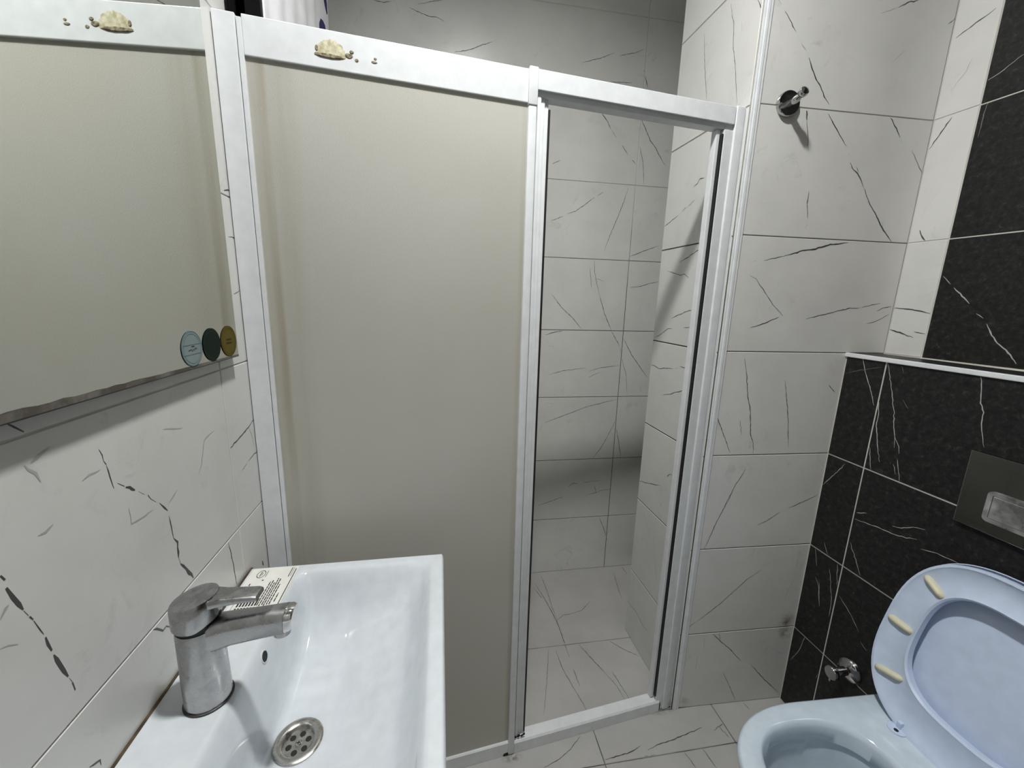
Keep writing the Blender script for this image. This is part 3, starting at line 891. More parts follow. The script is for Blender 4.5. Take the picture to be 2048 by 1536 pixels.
# old glue patches on the header
def blob(name, parent, u, z, ru, rz, mat, y, h, seed, half=False, n=18):
    r = random.Random(seed)
    bm = bmesh.new()
    rim = []; mid = []
    for i in range(n):
        a = 2 * math.pi * i / n
        k = r.uniform(.93, 1.05)
        sz = math.sin(a)
        if half and sz < 0:
            sz *= .25
        rim.append(bm.verts.new((u + ru * k * math.cos(a), y, z + rz * k * sz)))
        mid.append(bm.verts.new((u + ru * k * .7 * math.cos(a), y - h * r.uniform(.85, 1.1), z + rz * k * .7 * sz)))
    c = bm.verts.new((u, y - h, z + (rz * .25 if half else 0)))
    for i in range(n):
        j = (i + 1) % n
        bm.faces.new((rim[i], rim[j], mid[j], mid[i]))
        bm.faces.new((mid[i], mid[j], c))
    bm.faces.new(rim[::-1])
    return obj(name, bm, mat, parent, props={'label': 'patch of old yellowish glue on the header'} if mat == 'glue' else None)
blob('glue_patch', sh, -.5375, 1.7305, .026, .025, 'glue', .003, .0007, 1, True, 44)
blob('glue_patch', sh, -.541, 1.7285, .026, .0040, 'glue_dark', .0026, .0014, 2, False, 20)
blob('glue_patch', sh, -.561, 1.738, .003, .005, 'glue_dark', .003, .001, 5)
blob('glue_patch', sh, -.507, 1.734, .007, .0045, 'glue_dark', .003, .001, 3)
blob('glue_patch', sh, -.502, 1.741, .004, .003, 'glue_dark', .003, .001, 8)
blob('glue_patch', sh, -.494, 1.729, .0035, .003, 'glue_dark', .003, .0008, 4)
blob('glue_patch', sh, -.463, 1.731, .0055, .0022, 'glue_dark', .003, .0008, 6)
blob('glue_patch', sh, -.461, 1.737, .003, .0022, 'glue_dark', .003, .0008, 7)
for i, (u, z, a, b) in enumerate([(-.165, .004, .010, .007), (-.158, .003, .007, .004), (-.148, .006, .006, .004), (.352, .006, .004, .006), (.355, .020, .002, .014), (.392, .003, .006, .003), (-.139, .052, .006, .005), (-.128, .054, .005, .006), (-.118, .052, .005, .005), (-.112, .056, .004, .005)]):
    blob('mould_spot', sh, u, z, a, b, 'mould', .0005 if z < .03 and u < .3 else (.0035 if u > .3 else .005), .001, 20 + i)

# ---------------------------------------------------------------- mirror and its stickers
MO = .0108   # stand-off of the glass from the wall tiles
mi = thing('wall_mirror', 'large frameless mirror with corroded lower edge on the left wall', 'mirror', F_LEFT)
MR, MB, MT, ML = -.2310, 1.1935, 2.02, -1.02
bm = bmesh.new(); add_box(bm, ML, MR, -MO - .0045, -MO, MB, MT)
g = obj('glass', bm, ['mirror', 'mirror_edge'], mi)
for p in g.data.polygons:
    if p.normal.y > -.9:
        p.material_index = 1
box('backing', ML + .06, MR - .05, -MO, -.001, MB + .05, MT - .06, 'gasket', mi)
bm = bmesh.new()
r = random.Random(5)
top, bot = [], []
n = 60
for i in range(n + 1):
    s = MR + (ML - MR) * i / n
    h = .0022 + .0075 * min(1, (MR - s) / .5) * r.uniform(.8, 1.12)
    top.append(bm.verts.new((s, -MO - .0048, MB + h))); bot.append(bm.verts.new((s, -MO - .0048, MB)))
for i in range(n):
    bm.faces.new((bot[i], top[i], top[i + 1], bot[i + 1]))
box('glass_edge', ML, MR, -MO - .0047, -MO - .0002, MB - .0012, MB + .0006, 'mirror_edge', mi)
obj('corroded_edge', bm, 'rot', mi, props={'label': 'brown corroded silvering along the bottom edge'})

def disc(bm, s, z, rs, rz, y, n=40, mi_=0, inner=0):
    o = [bm.verts.new((s + rs * math.cos(2 * math.pi * i / n), y, z + rz * math.sin(2 * math.pi * i / n))) for i in range(n)]
    if inner:
        q = [bm.verts.new((s + (rs - inner) * math.cos(2 * math.pi * i / n), y, z + (rz - inner) * math.sin(2 * math.pi * i / n))) for i in range(n)]
        for i in range(n):
            j = (i + 1) % n
            f = bm.faces.new((o[i], o[j], q[j], q[i])); f.material_index = mi_
    else:
        f = bm.faces.new(o); f.material_index = mi_
    return bm

def strip(bm, s0, s1, z0, z1, y, mi_=0):
    f = bm.faces.new([bm.verts.new((a, y, b)) for a, b in ((s0, z0), (s1, z0), (s1, z1), (s0, z1))])
    f.material_index = mi_

SY = -MO - .0051
def sticker(s, z, film, ink, label, kind):
    o = thing('round_sticker', label, 'sticker', F_LEFT @ Matrix.Translation((s, SY, z)), 'round stickers in the mirror corner')
    bm = bmesh.new(); lathe(bm, [(.0260, 0), (.0260, -.0003)], 40, 'Y')
    obj('film', bm, film, o)
    bm = bmesh.new()
    y = -.0005
    disc(bm, 0, 0, .0254, .0254, y, inner=.0007); disc(bm, 0, 0, .0218, .0218, y, inner=.0006)
    if kind == 'blue':
        strip(bm, -.022, .022, .0055, .0062, y); strip(bm, -.022, .022, -.0085, -.0078, y)
    if kind == 'yellow':
        for zz in (.003, -.003):
            strip(bm, -.010, .009, zz - .0015, zz + .0015, y)
    obj('print', bm, ink, o)
    if kind == 'blue':
        bm = bmesh.new()
        r = random.Random(3)
        x, zz = -.010, -.002
        for i in range(14):
            x2, z2 = x + .0015, -.0015 + r.uniform(-.0022, .0022)
            vs = [bm.verts.new(v) for v in ((x, y, zz - .0006), (x2, y, z2 - .0006), (x2, y, z2 + .0008), (x, y, zz + .0008))]
            bm.faces.new(vs); x, zz = x2, z2
        strip(bm, -.002, .006, .0025, .0040, y)
        obj('signature', bm, 'ink', o)
    return o
sticker(-.3700, 1.2225, 'sticker_blue', 'sticker_line', 'round clear pale blue sticker with thin lines, leftmost in the mirror corner', 'blue')
sticker(-.3155, 1.2225, 'sticker_green', 'gasket', 'round dark green sticker between the clear and the mustard one', 'green')
sticker(-.2615, 1.2225, 'sticker_yellow', 'sticker_brown', 'round mustard yellow sticker at the very corner of the mirror', 'yellow')

# ---------------------------------------------------------------- wash basin
_t = math.radians(2.6)
F_BASIN = Matrix(((math.cos(_t), -math.sin(_t), 0, -.3971), (math.sin(_t), math.cos(_t), 0, -.50), (0, 0, 1, .7732), (0, 0, 0, 1)))
basin = thing('wash_basin', 'white rectangular ceramic wash basin on the left wall', 'basin', F_BASIN)
BX0, BX1, BY0, BY1 = .003, .3755, -.262, .2545

def interp(x, pts):
    if x <= pts[0][0]: return pts[0][1]
    if x >= pts[-1][0]: return pts[-1][1]
    # monotone cubic
    n = len(pts)
    for i in range(n - 1):
        if pts[i][0] <= x <= pts[i + 1][0]:
            h = pts[i + 1][0] - pts[i][0]
            def slope(k):
                if k <= 0 or k >= n - 1: return 0.0
                a = (pts[k][1] - pts[k - 1][1]) / (pts[k][0] - pts[k - 1][0])
                b = (pts[k + 1][1] - pts[k][1]) / (pts[k + 1][0] - pts[k][0])
                return 0.0 if a * b <= 0 else 2 * a * b / (a + b)
            t = (x - pts[i][0]) / h
            m0, m1 = slope(i) * h, slope(i + 1) * h
            return ((2 * t ** 3 - 3 * t ** 2 + 1) * pts[i][1] + (t ** 3 - 2 * t ** 2 + t) * m0 + (-2 * t ** 3 + 3 * t ** 2) * pts[i + 1][1] + (t ** 3 - t ** 2) * m1)

PX = [(.090, 0), (.097, .008), (.107, .050), (.114, .096), (.121, .119), (.130, .1255), (.158, .126), (.193, .1245), (.24, .110), (.28, .094), (.305, .080), (.328, .045), (.342, .012), (.352, 0)]
PY = [(0, 1), (.05, .99), (.11, .90), (.16, .74), (.19, .55), (.21, .30), (.222, .10), (.234, 0)]
def bowl_depth(x, y):
    pit = .016 if math.hypot(x - .158, y) < .0275 else 0.0
    return interp(x, PX) * interp(abs(y), PY) + pit

NX, NY = 96, 110
bm = bmesh.new()
# rounded-rectangle warp of the border so that the corners are round
def warp(u, v):
    x = BX0 + (BX1 - BX0) * u
    y = BY0 + (BY1 - BY0) * v
    r = .014
    cx = min(max(x, BX0 + .0), BX1 - r)
    cy = min(max(y, BY0 + r), BY1 - r)
    if x > BX1 - r and (y > BY1 - r or y < BY0 + r):
        dx, dy = x - cx, y - cy
        m = max(abs(dx), abs(dy)); l = math.hypot(dx, dy)
        if l > 1e-9:
            x, y = cx + dx * m / l, cy + dy * m / l
    return x, y
us = sorted(set([i / NX for i in range(NX + 1)] + [1 - .014 / (BX1 - BX0) * k / 5 for k in range(6)]))
vs_ = sorted(set([i / NY for i in range(NY + 1)] + [.014 / (BY1 - BY0) * k / 5 for k in range(6)] + [1 - .014 / (BY1 - BY0) * k / 5 for k in range(6)]))
grid = []
for u in us:
    row = []
    for v in vs_:
        x, y = warp(u, v)
        e = min(BX1 - x, y - BY0, BY1 - y)
        ease = -.0045 * max(0, 1 - e / .005) ** 2
        row.append(bm.verts.new((x, y, -bowl_depth(x, y) + ease)))
    grid.append(row)
for i in range(len(us) - 1):
    for j in range(len(vs_) - 1):
        bm.faces.new((grid[i][j], grid[i + 1][j], grid[i + 1][j + 1], grid[i][j + 1]))
border = [grid[i][0] for i in range(len(us))] + [grid[-1][j] for j in range(1, len(vs_))] + [grid[i][-1] for i in range(len(us) - 2, -1, -1)] + [grid[0][j] for j in range(len(vs_) - 2, 0, -1)]
prev = border
for dz, k in ((-.030, 1.0), (-.060, .985), (-.110, .86), (-.155, .62)):
    ring = []
    for v in border:
        x, y = v.co.x, v.co.y
        ring.append(bm.verts.new((BX0 + (x - BX0) * k, y * k, dz)))
    m_ = len(border)
    for i in range(m_):
        j = (i + 1) % m_
        bm.faces.new((prev[i], prev[j], ring[j], ring[i]))
    prev = ring
bm.faces.new(prev)
obj('bowl', bm, 'ceramic', basin, smooth=50)
# overflow hole on the wall side of the bowl
ox, oy = .1005, .052
oz = -bowl_depth(ox, oy)
sl = (bowl_depth(ox + .002, oy) - bowl_depth(ox - .002, oy)) / .004
ang = math.atan(sl)
def ovm(off):
    ez = Vector((math.sin(ang), 0, math.cos(ang)))
    ex = Vector((math.cos(ang), 0, -math.sin(ang)))
    p = Vector((ox, oy, oz)) + ez * off
    return Matrix(((ex.x, 0, ez.x, p.x), (ex.y, 1, ez.y, p.y), (ex.z, 0, ez.z, p.z), (0, 0, 0, 1)))
bm = bmesh.new()
lathe(bm, [(.0075, -.004), (.0075, .0008)], 20)
obj('overflow_hole', bm, 'dark', basin, ovm(0))
bm = bmesh.new(); lathe(bm, [(.0078, -.003), (.0094, -.003), (.0094, .0010), (.0082, .0014), (.0078, .0010)], 24, cap0=False, cap1=False)
obj('overflow_rim', bm, 'ceramic', basin, ovm(0), True)
# drain: flange, sunk strainer with six holes and a screw
DX, DY = .158, .000
dz = -bowl_depth(DX + .034, DY) - .0005
bm = bmesh.new(); lathe(bm, [(.0340, -.004), (.0345, .0012), (.0325, .0026), (.0245, .0022), (.0225, .0005), (.0220, -.006), (.0220, -.0085)], 44, origin=(DX, DY, dz + .001), cap0=False, cap1=False)
obj('drain_flange', bm, 'steel', basin, smooth=True)
bm = bmesh.new(); lathe(bm, [(.0222, -.0080), (.0220, -.0040), (.010, -.0038), (.006, -.0044)], 36, origin=(DX, DY, dz))
obj('strainer', bm, 'steel', basin, smooth=True)
for k in range(6):
    a = math.radians(20 + 60 * k)
    bm = bmesh.new(); lathe(bm, [(.0042, -.002), (.0042, .0004)], 16, origin=(DX + .0135 * math.cos(a), DY + .0135 * math.sin(a), dz - .0038))
    obj('strainer_hole', bm, 'dark', basin)
bm = bmesh.new(); lathe(bm, [(.0048, -.001), (.0048, .0010), (.0036, .0020)], 20, origin=(DX, DY, dz - .0042))
obj('screw', bm, 'chrome', basin, smooth=True)
bm = bmesh.new(); add_box(bm, DX - .003, DX + .003, DY - .0006, DY + .0006, dz - .0026, dz - .0020); add_box(bm, DX - .0006, DX + .0006, DY - .003, DY + .003, dz - .0026, dz - .0020)
obj('screw_slot', bm, 'dark', basin)
# stained sealant line against the wall
box('sealant', .0005, .0045, -.262, .2545, -.006, .0012, 'rust', basin, .001)

# paper label on the deck
lab = thing('paper_label', 'white printed paper label stuck on the basin deck behind the tap', 'label', F_BASIN @ Matrix.Translation((.009, .132, .0003)))
LW, LH = .083, .116
box('paper', 0, LW, 0, LH, 0, .0003, 'paper', lab)
bm = bmesh.new()
def ink(x0, x1, y0, y1):
    bm.faces.new([bm.verts.new((a, b, .0005)) for a, b in ((x0, y0), (x1, y0), (x1, y1), (x0, y1))])
ink(.0790, .0806, .004, .108)
ink(.0715, .0730, .084, .112); ink(.0755, .0762, .086, .112)
for k, (x, a, b) in enumerate([(.0445, .012, .074), (.0485, .010, .078), (.0525, .012, .070), (.0560, .010, .082), (.0600, .012, .080), (.0640, .012, .064), (.0700, .018, .040)]):
    r = random.Random(k); y = a
    while y < b:
        l = r.uniform(.004, .010); ink(x, x + .0019, y, min(b, y + l)); y += l + .0012
for k in range(7):
    ink(.012 + .0048 * k, .0148 + .0048 * k, .012, .030)
    ink(.012 + .0048 * k, .0150 + .0048 * k, .006, .009)
ink(.006, .0066, .006, .034)
ink(.028, .031, .078, .081); ink(.010, .012, .066, .072)
# oval emblem
for i in range(20):
    a0, a1 = 2 * math.pi * i / 20, 2 * math.pi * (i + 1) / 20
    P_ = [(.020 + .0075 * k * math.cos(a), .098 + .0115 * k * math.sin(a)) for k, a in ((1, a0), (1, a1), (.86, a1), (.86, a0))]
    bm.faces.new([bm.verts.new((x, y, .0005)) for x, y in P_])
ink(.0185, .0200, .091, .105); ink(.0215, .0225, .094, .103); ink(.0295, .0305, .089, .107)
obj('print', bm, 'ink', lab)

# ---------------------------------------------------------------- tap
F_TAP = F_BASIN @ Matrix.Translation((.064, -.0245, .0002)) @ Matrix.Rotation(math.radians(-1.5), 4, 'Z')
tap = thing('basin_tap', 'single lever chrome tap dulled by limescale on the basin deck', 'tap', F_TAP)
bm = bmesh.new(); lathe(bm, [(.0285, 0), (.0285, .0020), (.0265, .0030)], 40)
obj('base_gasket', bm, 'gasket', tap, smooth=True)
bm = bmesh.new(); lathe(bm, [(.0265, .0025), (.0268, .006), (.0258, .060), (.0252, .108), (.0245, .114)], 44)
obj('body', bm, 'scaled', tap, smooth=50)
def rrect(w, h, r, n=5):
    out = []
    for cx, cy, a0 in ((w / 2 - r, h / 2 - r, 0), (-w / 2 + r, h / 2 - r, 90), (-w / 2 + r, -h / 2 + r, 180), (w / 2 - r, -h / 2 + r, 270)):
        for k in range(n + 1):
            a = math.radians(a0 + 90 * k / n)
            out.append((cx + r * math.cos(a), cy + r * math.sin(a)))
    return out
def sweep_x(bm, secs):
    loft(bm, [[(x + sk * b, a, z + b) for a, b in rrect(w, h, r)] for x, z, w, h, r, sk in secs])
bm = bmesh.new()
sweep_x(bm, [(.004, .098, .040, .046, .014, 0), (.020, .1000, .036, .043, .013, 0), (.040, .1045, .032, .039, .012, 0), (.080, .1095, .030, .037, .012, .02), (.106, .1125, .030, .036, .012, .06)])
obj('spout', bm, 'scaled', tap, smooth=45)
bm = bmesh.new()
sweep_x(bm, [(.1063, .1128, .0292, .0350, .0115, .06), (.1120, .1138, .0288, .0330, .0115, .10), (.1155, .1150, .0250, .0280, .011, .16)])
obj('spout_tip', bm, 'chrome', tap, smooth=45)
bm = bmesh.new(); lathe(bm, [(.0105, 0), (.0105, .010)], 24, origin=(.099, 0, .0905))
obj('aerator', bm, 'steel', tap, smooth=True)
# neck and cap
bm = bmesh.new(); lathe(bm, [(.0235, .112), (.0235, .121)], 40)
obj('neck', bm, 'gasket', tap, smooth=True)
bm = bmesh.new()
rings = []
for r_, h in ((.0262, .1195), (.0272, .1215), (.0272, .140), (.0268, .150), (.0255, .1535), (.020, .1550), (.010, .1555)):
    ring = []
    for i in range(44):
        a = 2 * math.pi * i / 44
        c, s = math.cos(a), math.sin(a)
        z = h
        if h > .13:
            z = h + .0045 * c * (r_ / .0272)             # top slopes up towards the lever
        if h < .125:
            z = h + .012 * max(0, c - .35)               # cut away under the lever
        ring.append((r_ * c, r_ * s, z))
    rings.append(ring)
loft(bm, rings)
obj('cap', bm, 'scaled', tap, smooth=50)
bm = bmesh.new()
secs = []
for x, z, w, h in ((.008, .1490, .036, .012), (.022, .1500, .031, .012), (.034, .1505, .0265, .011), (.052, .1512, .0245, .0090), (.0735, .1518, .0235, .0075), (.0765, .1518, .022, .0055)):
    secs.append((x, z, w, h, min(.0028, h * .45), -.3 if x > .07 else 0))
sweep_x(bm, secs)
obj('lever', bm, 'scaled', tap, smooth=40)
bm = bmesh.new(); lathe(bm, [(.0045, 0), (.0045, .0015), (.003, .0022)], 16, 'X', origin=(.0252, 0, .128))
obj('grub_screw', bm, 'gasket', tap, smooth=True)

# ---------------------------------------------------------------- toilet
def sup(a, w, l, n):
    c, s = math.cos(a), math.sin(a)
    return (math.copysign(abs(c) ** (2 / n), c) * w, math.copysign(abs(s) ** (2 / n), s) * l)

YC = -.494
toilet = thing('toilet', 'white wall hung toilet with raised pale blue seat on the black tiled boxing', 'toilet', Matrix.Translation((1.10, YC, 0)))
# local: x = 0 at the wall (negative towards the room)
def d_outline(front, back, w, n=56, e=2.3, xs=-.33):
    pts = []
    for i in range(n + 1):                                   # rounded front from +y side to -y side
        a = math.pi / 2 + math.pi * i / n
        cx, sy = math.cos(a), math.sin(a)
        pts.append((xs + math.copysign(abs(cx) ** (2 / e), cx) * (xs - front) if cx < 0 else xs, math.copysign(abs(sy) ** (2 / e), sy) * w))
    for k in range(1, 13):
        pts.append((xs + (back - xs) * k / 13, -w * (1 - .02 * k / 13)))
    for k in range(9):
        pts.append((back, -w * .98 + 2 * w * .98 * k / 8))
    for k in range(1, 13):
        pts.append((back + (xs - back) * k / 13, w * (.98 + .02 * k / 13)))
    return pts
bm = bmesh.new()
levels = [(.10, -.27, .100), (.14, -.33, .118), (.20, -.40, .138), (.28, -.475, .152), (.34, -.520, .158), (.385, -.546, .160), (.405, -.552, .160), (.414, -.550, .158), (.4175, -.545, .153)]
rings = [[(x, y, z) for x, y in d_outline(f, -.003, w)] for z, f, w in levels]
no = len(rings[0])
# inner opening, same vertex count
def opening(w, l, xc, z, n_=2.5):
    out = []
    for (x, y, _) in rings[-1]:
        a = math.atan2(y, (x - xc) * w / l)
        c, s = math.cos(a), math.sin(a)
        k = (abs(c) ** n_ + abs(s) ** n_) ** (-1 / n_)
        out.append((xc + l * k * c, w * k * s, z))
    return out
XC = -.366
ins = [opening(.120, .143, XC, .4175), opening(.1135, .1365, XC, .4145), opening(.110, .132, XC, .405), opening(.108, .130, XC, .374), opening(.114, .136, XC, .368), opening(.110, .130, XC, .32), opening(.095, .110, XC + .02, .25), opening(.06, .07, XC + .03, .20)]
loft(bm, rings + ins)
obj('bowl', bm, 'toilet', toilet, smooth=50)
bm = bmesh.new(); lathe(bm, [(.080, 0), (.080, .001)], 32, origin=(XC + .025, 0, .232))
obj('water', bm, 'water', toilet)
# seat ring and lid, raised and leaning on the boxing
th = math.radians(15.0)
E_ = Vector((math.sin(th), 0, math.cos(th)))
NF = Vector((-math.cos(th), 0, math.sin(th)))
O_ = Vector((.945 - 1.10, -.4902 - YC, .43))
F_SEAT = Matrix(((0, NF.x, E_.x, O_.x), (1, NF.y, E_.y, O_.y), (0, NF.z, E_.z, O_.z), (0, 0, 0, 1)))   # a across, front outward, b up
def se_ring(w, l, bc, n_, y, num=72, grow=0.0):
    out = []
    for i in range(num):
        a = 2 * math.pi * i / num
        x, z = sup(a, w + grow, l + grow, n_)
        out.append((x, y, bc + z))
    return out
bm = bmesh.new()
W_, L_s, BC, N1 = .1827, .2032, .1851, 2.74
Wi, Li, BCi, N2 = .1188, .1276, .195, 2.9
def lerp_ring(t, y):
    a = se_ring(W_, L_s, BC, N1, y); b = se_ring(Wi, Li, BCi, N2, y)
    return [(p[0] + (q[0] - p[0]) * t, y, p[2] + (q[2] - p[2]) * t) for p, q in zip(a, b)]
rr = [lerp_ring(0, -.016), lerp_ring(0, -.003), lerp_ring(.02, 0), lerp_ring(.09, .0005), lerp_ring(.16, -.004), lerp_ring(.55, -.006), lerp_ring(.86, -.003), lerp_ring(.95, 0), lerp_ring(1.0, -.003), lerp_ring(1.0, -.017)]
rv = loft(bm, rr, False, False)
for i in range(72):
    j = (i + 1) % 72
    bm.faces.new((rv[0][i], rv[0][j], rv[-1][j], rv[-1][i]))
seat = obj('seat_ring', bm, 'seat', toilet, F_SEAT, smooth=45)
for (a0, b0), (a1, b1) in (((.150, .312), (.106, .288)), ((.176, .185), (.124, .184)), ((.157, .066), (.103, .082))):
    for sg in (1, -1):
        d = Vector((a1 - a0, 0, b1 - b0)); ln = d.length; d.normalize()
        sd = Vector((-d.z, 0, d.x))
        bm = bmesh.new(); rgs = []
        for t, k in ((0, .35), (.06, .8), (.2, 1), (.5, 1), (.8, 1), (.94, .8), (1, .35)):
            c = Vector((a0, 0, b0)) + d * ln * t
            ring = []
            for q in range(10):
                an = 2 * math.pi * q / 10
                off = sd * (.0075 * k * math.cos(an)) + Vector((0, 1, 0)) * (-.005 + .0115 * k * max(-.4, math.sin(an)))
                p = c + off
                ring.append((p.x * sg, p.y, p.z))
            rgs.append(ring)
        loft(bm, rgs)
        o = obj('bumper', bm, 'bumper', seat, smooth=50)
lid_r = [se_ring(.1872, .2080, BC, N1, -.022), se_ring(.1872, .2080, BC, N1, -.027), se_ring(.178, .199, BC, N1, -.040), se_ring(.12, .14, BC, N1, -.046)]
bm = bmesh.new()
inner = [se_ring(.12, .14, BC, N1, -.036), se_ring(.170, .191, BC, N1, -.034), se_ring(.182, .203, BC, N1, -.027), se_ring(.1855, .2065, BC, N1, -.0215)]
loft(bm, inner + lid_r)
obj('lid', bm, 'seat', toilet, F_SEAT, smooth=45)
for sg in (1, -1):
    bm = bmesh.new()
    hx, hy = .943 - 1.10, (.0755 if sg > 0 else -.0755)
    lathe(bm, [(.0165, 0), (.0165, .003), (.014, .0045)], 28, origin=(hx - .004, hy, .4175))
    add_box(bm, hx - .003, hx + .006, hy - .0045, hy + .0045, .42, .437, .002)
    obj('hinge', bm, 'seat', toilet, smooth=45)
    bm = bmesh.new(); lathe(bm, [(.0042, 0), (.0042, .0004)], 16, origin=(hx - .011, hy - .004, .4222))
    obj('hinge_hole', bm, 'dark', toilet)

# ---------------------------------------------------------------- flush plate
fp = thing('flush_plate', 'polished chrome dual flush plate set in the black tiles above the toilet', 'flush plate', F_BOX)
bm = bmesh.new(); add_box(bm, .3205, .5660, -.008, .0, .8535, 1.0175, .0012, 2)
obj('plate', bm, 'plate_chrome', fp)
def frame_ring(bm, x0, x1, z0, z1, r, wdt, y0, y1):
    a = [( (x0 + x1) / 2 + p, (z0 + z1) / 2 + q) for p, q in rrect(x1 - x0, z1 - z0, r)]
    b = [( (x0 + x1) / 2 + p, (z0 + z1) / 2 + q) for p, q in rrect(x1 - x0 - 2 * wdt, z1 - z0 - 2 * wdt, max(.001, r - wdt))]
    R_ = [[(p, y0, q) for p, q in a], [(p, y1, q) for p, q in a], [(p, y1, q) for p, q in b], [(p, y0, q) for p, q in b]]
    loft(bm, R_, False, False)
bm = bmesh.new(); frame_ring(bm, .3655, .5210, .8800, .9460, .009, .0085, -.008, -.0115)
obj('button_frame', bm, 'satin', fp, smooth=30)
box('button', .3755, .4640, -.0125, -.007, .8890, .9370, 'satin', fp, .0015)
box('button', .4660, .5115, -.0125, -.007, .8890, .9370, 'satin', fp, .0015)

# ---------------------------------------------------------------- stop valve beside the toilet
F_VALVE = F_BOX @ Matrix.Translation((.188, 0, .310))
va = thing('stop_valve', 'small chrome stop valve with round rosette low on the black tiles', 'valve', F_VALVE)
bm = bmesh.new(); lathe(bm, [(.0330, 0), (.0330, -.003), (.0290, -.010), (.016, -.016), (.012, -.018)], 36, 'Y')
obj('rosette', bm, 'hook_chrome', va, smooth=True)
bm = bmesh.new(); lathe(bm, [(.0115, -.014), (.0115, -.050), (.0095, -.052), (.0095, -.056)], 28, 'Y')
obj('stem', bm, 'hook_chrome', va, smooth=50)
bm = bmesh.new(); lathe(bm, [(.013, -.054), (.0185, -.0555), (.0190, -.064), (.0170, -.0665)], 32, 'Y')
add_box(bm, -.003, .003, -.0645, -.0560, -.0265, -.016, .0012)
obj('handle', bm, 'hook_chrome', va, smooth=45)

# ---------------------------------------------------------------- robe hook
F_HK = F_HOOK @ Matrix.Translation((.7875, -.0002, 1.7875))
hk = thing('robe_hook', 'round chrome robe hook on the white marble partition', 'hook', F_HK)
bm = bmesh.new(); lathe(bm, [(.0285, 0), (.0285, -.008), (.0270, -.0100), (.012, -.0105)], 40, 'Y')
obj('rosette', bm, 'hook_chrome', hk, smooth=45)
bm = bmesh.new()
def tube(bm, pts, n=16):
    P_ = [Vector(p[:3]) for p in pts]
    rgs = []
    for i, p in enumerate(P_):
        t_ = (P_[min(i + 1, len(P_) - 1)] - P_[max(i - 1, 0)]).normalized()
        a = t_.cross(Vector((1, 0, 0))).normalized(); b = t_.cross(a)
        rgs.append([tuple(p + (a * math.cos(2 * math.pi * k / n) + b * math.sin(2 * math.pi * k / n)) * pts[i][3]) for k in range(n)])
    loft(bm, rgs)
tube(bm, [(0, -.009, -.002, .0085), (0, -.020, -.002, .0082), (0, -.034, 0, .0085), (0, -.0385, .001, .0064), (0, -.0415, .0025, .0064), (0, -.0435, .0035, .0098), (0, -.0490, .006, .0112), (0, -.0540, .008, .0098), (0, -.0560, .0085, .005)])
obj('peg', bm, 'hook_chrome', hk, smooth=50)

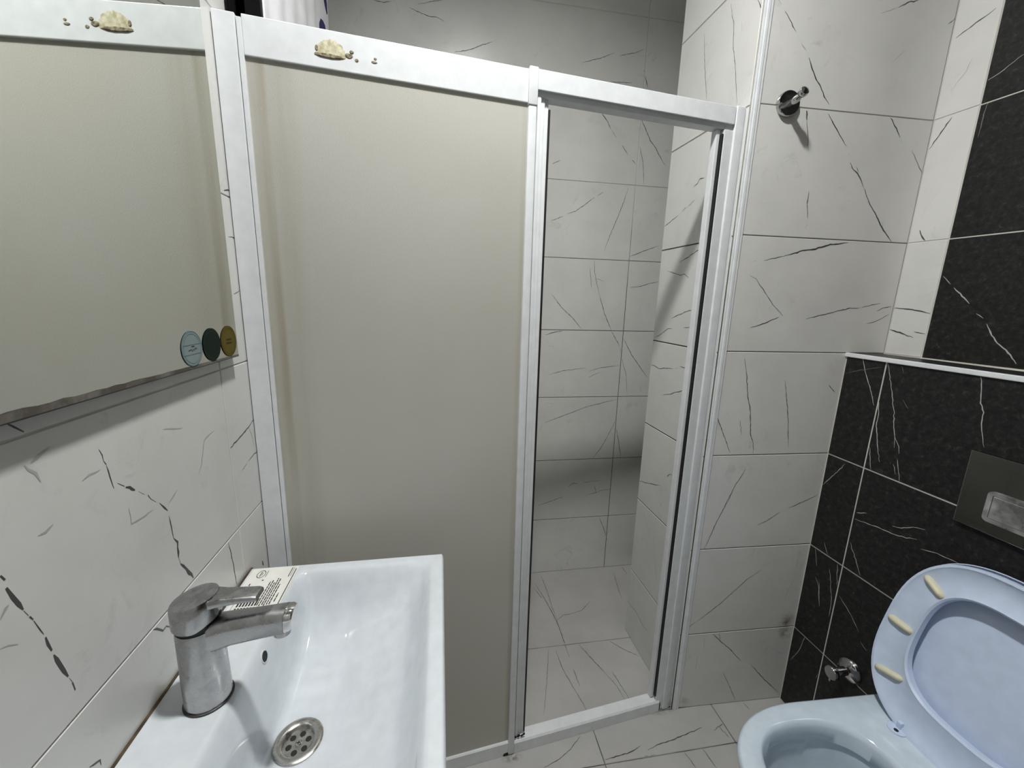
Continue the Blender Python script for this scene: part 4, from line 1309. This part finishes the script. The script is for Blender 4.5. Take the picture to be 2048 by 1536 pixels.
# ---------------------------------------------------------------- towels in the shower
rail = thing('towel_rail', 'chrome towel rail high on the left wall inside the shower', 'rail', F_LEFT)
bm = bmesh.new(); lathe(bm, [(.008, -.125), (.008, .60)], 20, 'X', origin=(0, -.023, 2.40))
obj('bar', bm, 'chrome', rail, smooth=50)
for s in (-.118, .59):
    bm = bmesh.new(); lathe(bm, [(.016, 0), (.016, -.006), (.007, -.008), (.007, -.023)], 20, 'Y', origin=(s, 0, 2.40))
    obj('bracket', bm, 'chrome', rail, smooth=50)
def towel(name, label, s0, s1, zb, amp, waves, mat, seed, flat_from=None):
    r = random.Random(seed); ph = r.uniform(0, 6)
    n = 80; bm = bmesh.new(); gridv = []
    zs = [zb, 1.8, 2.0, 2.1, 2.2, 2.3, 2.36, 2.392, 2.404, 2.410]
    cols = []
    for i in range(n + 1):
        t = i / n; s = s0 + (s1 - s0) * t
        k = 1.0
        if flat_from is not None and s > flat_from:
            k = max(0, 1 - (s - flat_from) / .06)
        w = amp * math.sin(2 * math.pi * waves * t + ph) * k
        front = []
        for z in zs:
            f = min(1, (2.41 - z) / .12)
            y = -.0330 if z > 2.39 else -.0325
            if z > 2.405: y = -.023
            front.append((s, y - (.004 + w * .5 + amp * .5 * k) * f, z))
        back = [(s, -.0125, z) for z in reversed(zs[:-1])]
        cols.append(front + back)
    rows = [[bm.verts.new(p) for p in c] for c in cols]
    for a, b in zip(rows, rows[1:]):
        for i in range(len(a) - 1):
            bm.faces.new((a[i], a[i + 1], b[i + 1], b[i]))
    o = obj(name, bm, mat, None, smooth=60)
    o.matrix_world = F_LEFT
    md = o.modifiers.new('thickness', 'SOLIDIFY'); md.thickness = .002; md.offset = 1
    return o
tw = towel('towel', '', -.040, .545, 1.55, .004, 6, 'towel_white', 3, .36)
tag(tw, 'white towel with navy print hanging inside the shower at top left', 'towel', 'towels in the shower')
tb = towel('towel', '', -.118, -.046, 1.60, .0004, 1, 'towel_black', 4)
tag(tb, 'narrow black towel hanging beside the left shower post', 'towel', 'towels in the shower')
bpy.context.view_layer.update()
for pts in ([(.422, 2.02), (.432, 2.085), (.452, 2.108), (.477, 2.117), (.500, 2.118), (.515, 2.10), (.518, 2.02)],
            [(.487, 2.28), (.497, 2.20), (.515, 2.178), (.535, 2.166), (.543, 2.172), (.543, 2.20), (.528, 2.225), (.518, 2.28)]):
    bm = bmesh.new()
    f = [bm.verts.new((a - .014, -.0396, b - .007)) for a, b in pts]; bk = [bm.verts.new((a - .014, -.0375, b - .007)) for a, b in pts]
    bm.faces.new(f); bm.faces.new(bk[::-1])
    for i in range(len(pts)):
        j = (i + 1) % len(pts); bm.faces.new((f[i], f[j], bk[j], bk[i]))
    obj('printed_shape', bm, 'navy', tw)

# ---------------------------------------------------------------- damp stains on the tiles
def stain(parent, fr, s, z, rs, rz, mat):
    bm = bmesh.new()
    f = bm.faces.new([bm.verts.new((a, -.0009, b)) for a, b in ((s - rs, z - rz), (s + rs, z - rz), (s + rs, z + rz), (s - rs, z + rz))])
    o = bpy.data.objects.new('damp_stain', bpy.data.meshes.new('damp_stain'))
    bm.to_mesh(o.data); bm.free()
    o.data.materials.append(M[mat])
    o.matrix_local = parent.matrix_world.inverted() @ fr
    link(o, parent)
stain(w_part, F_HOOK, 1.055, .300, .040, .050, 'stain')
stain(w_part, F_HOOK, 1.062, .262, .030, .030, 'stain')
stain(w_part, F_HOOK, .715, .020, .045, .030, 'stain')
stain(fl, F_FLOOR, .66, -.022, .060, .022, 'grime')
stain(fl, F_FLOOR, .150, -.096, .035, .014, 'grime')
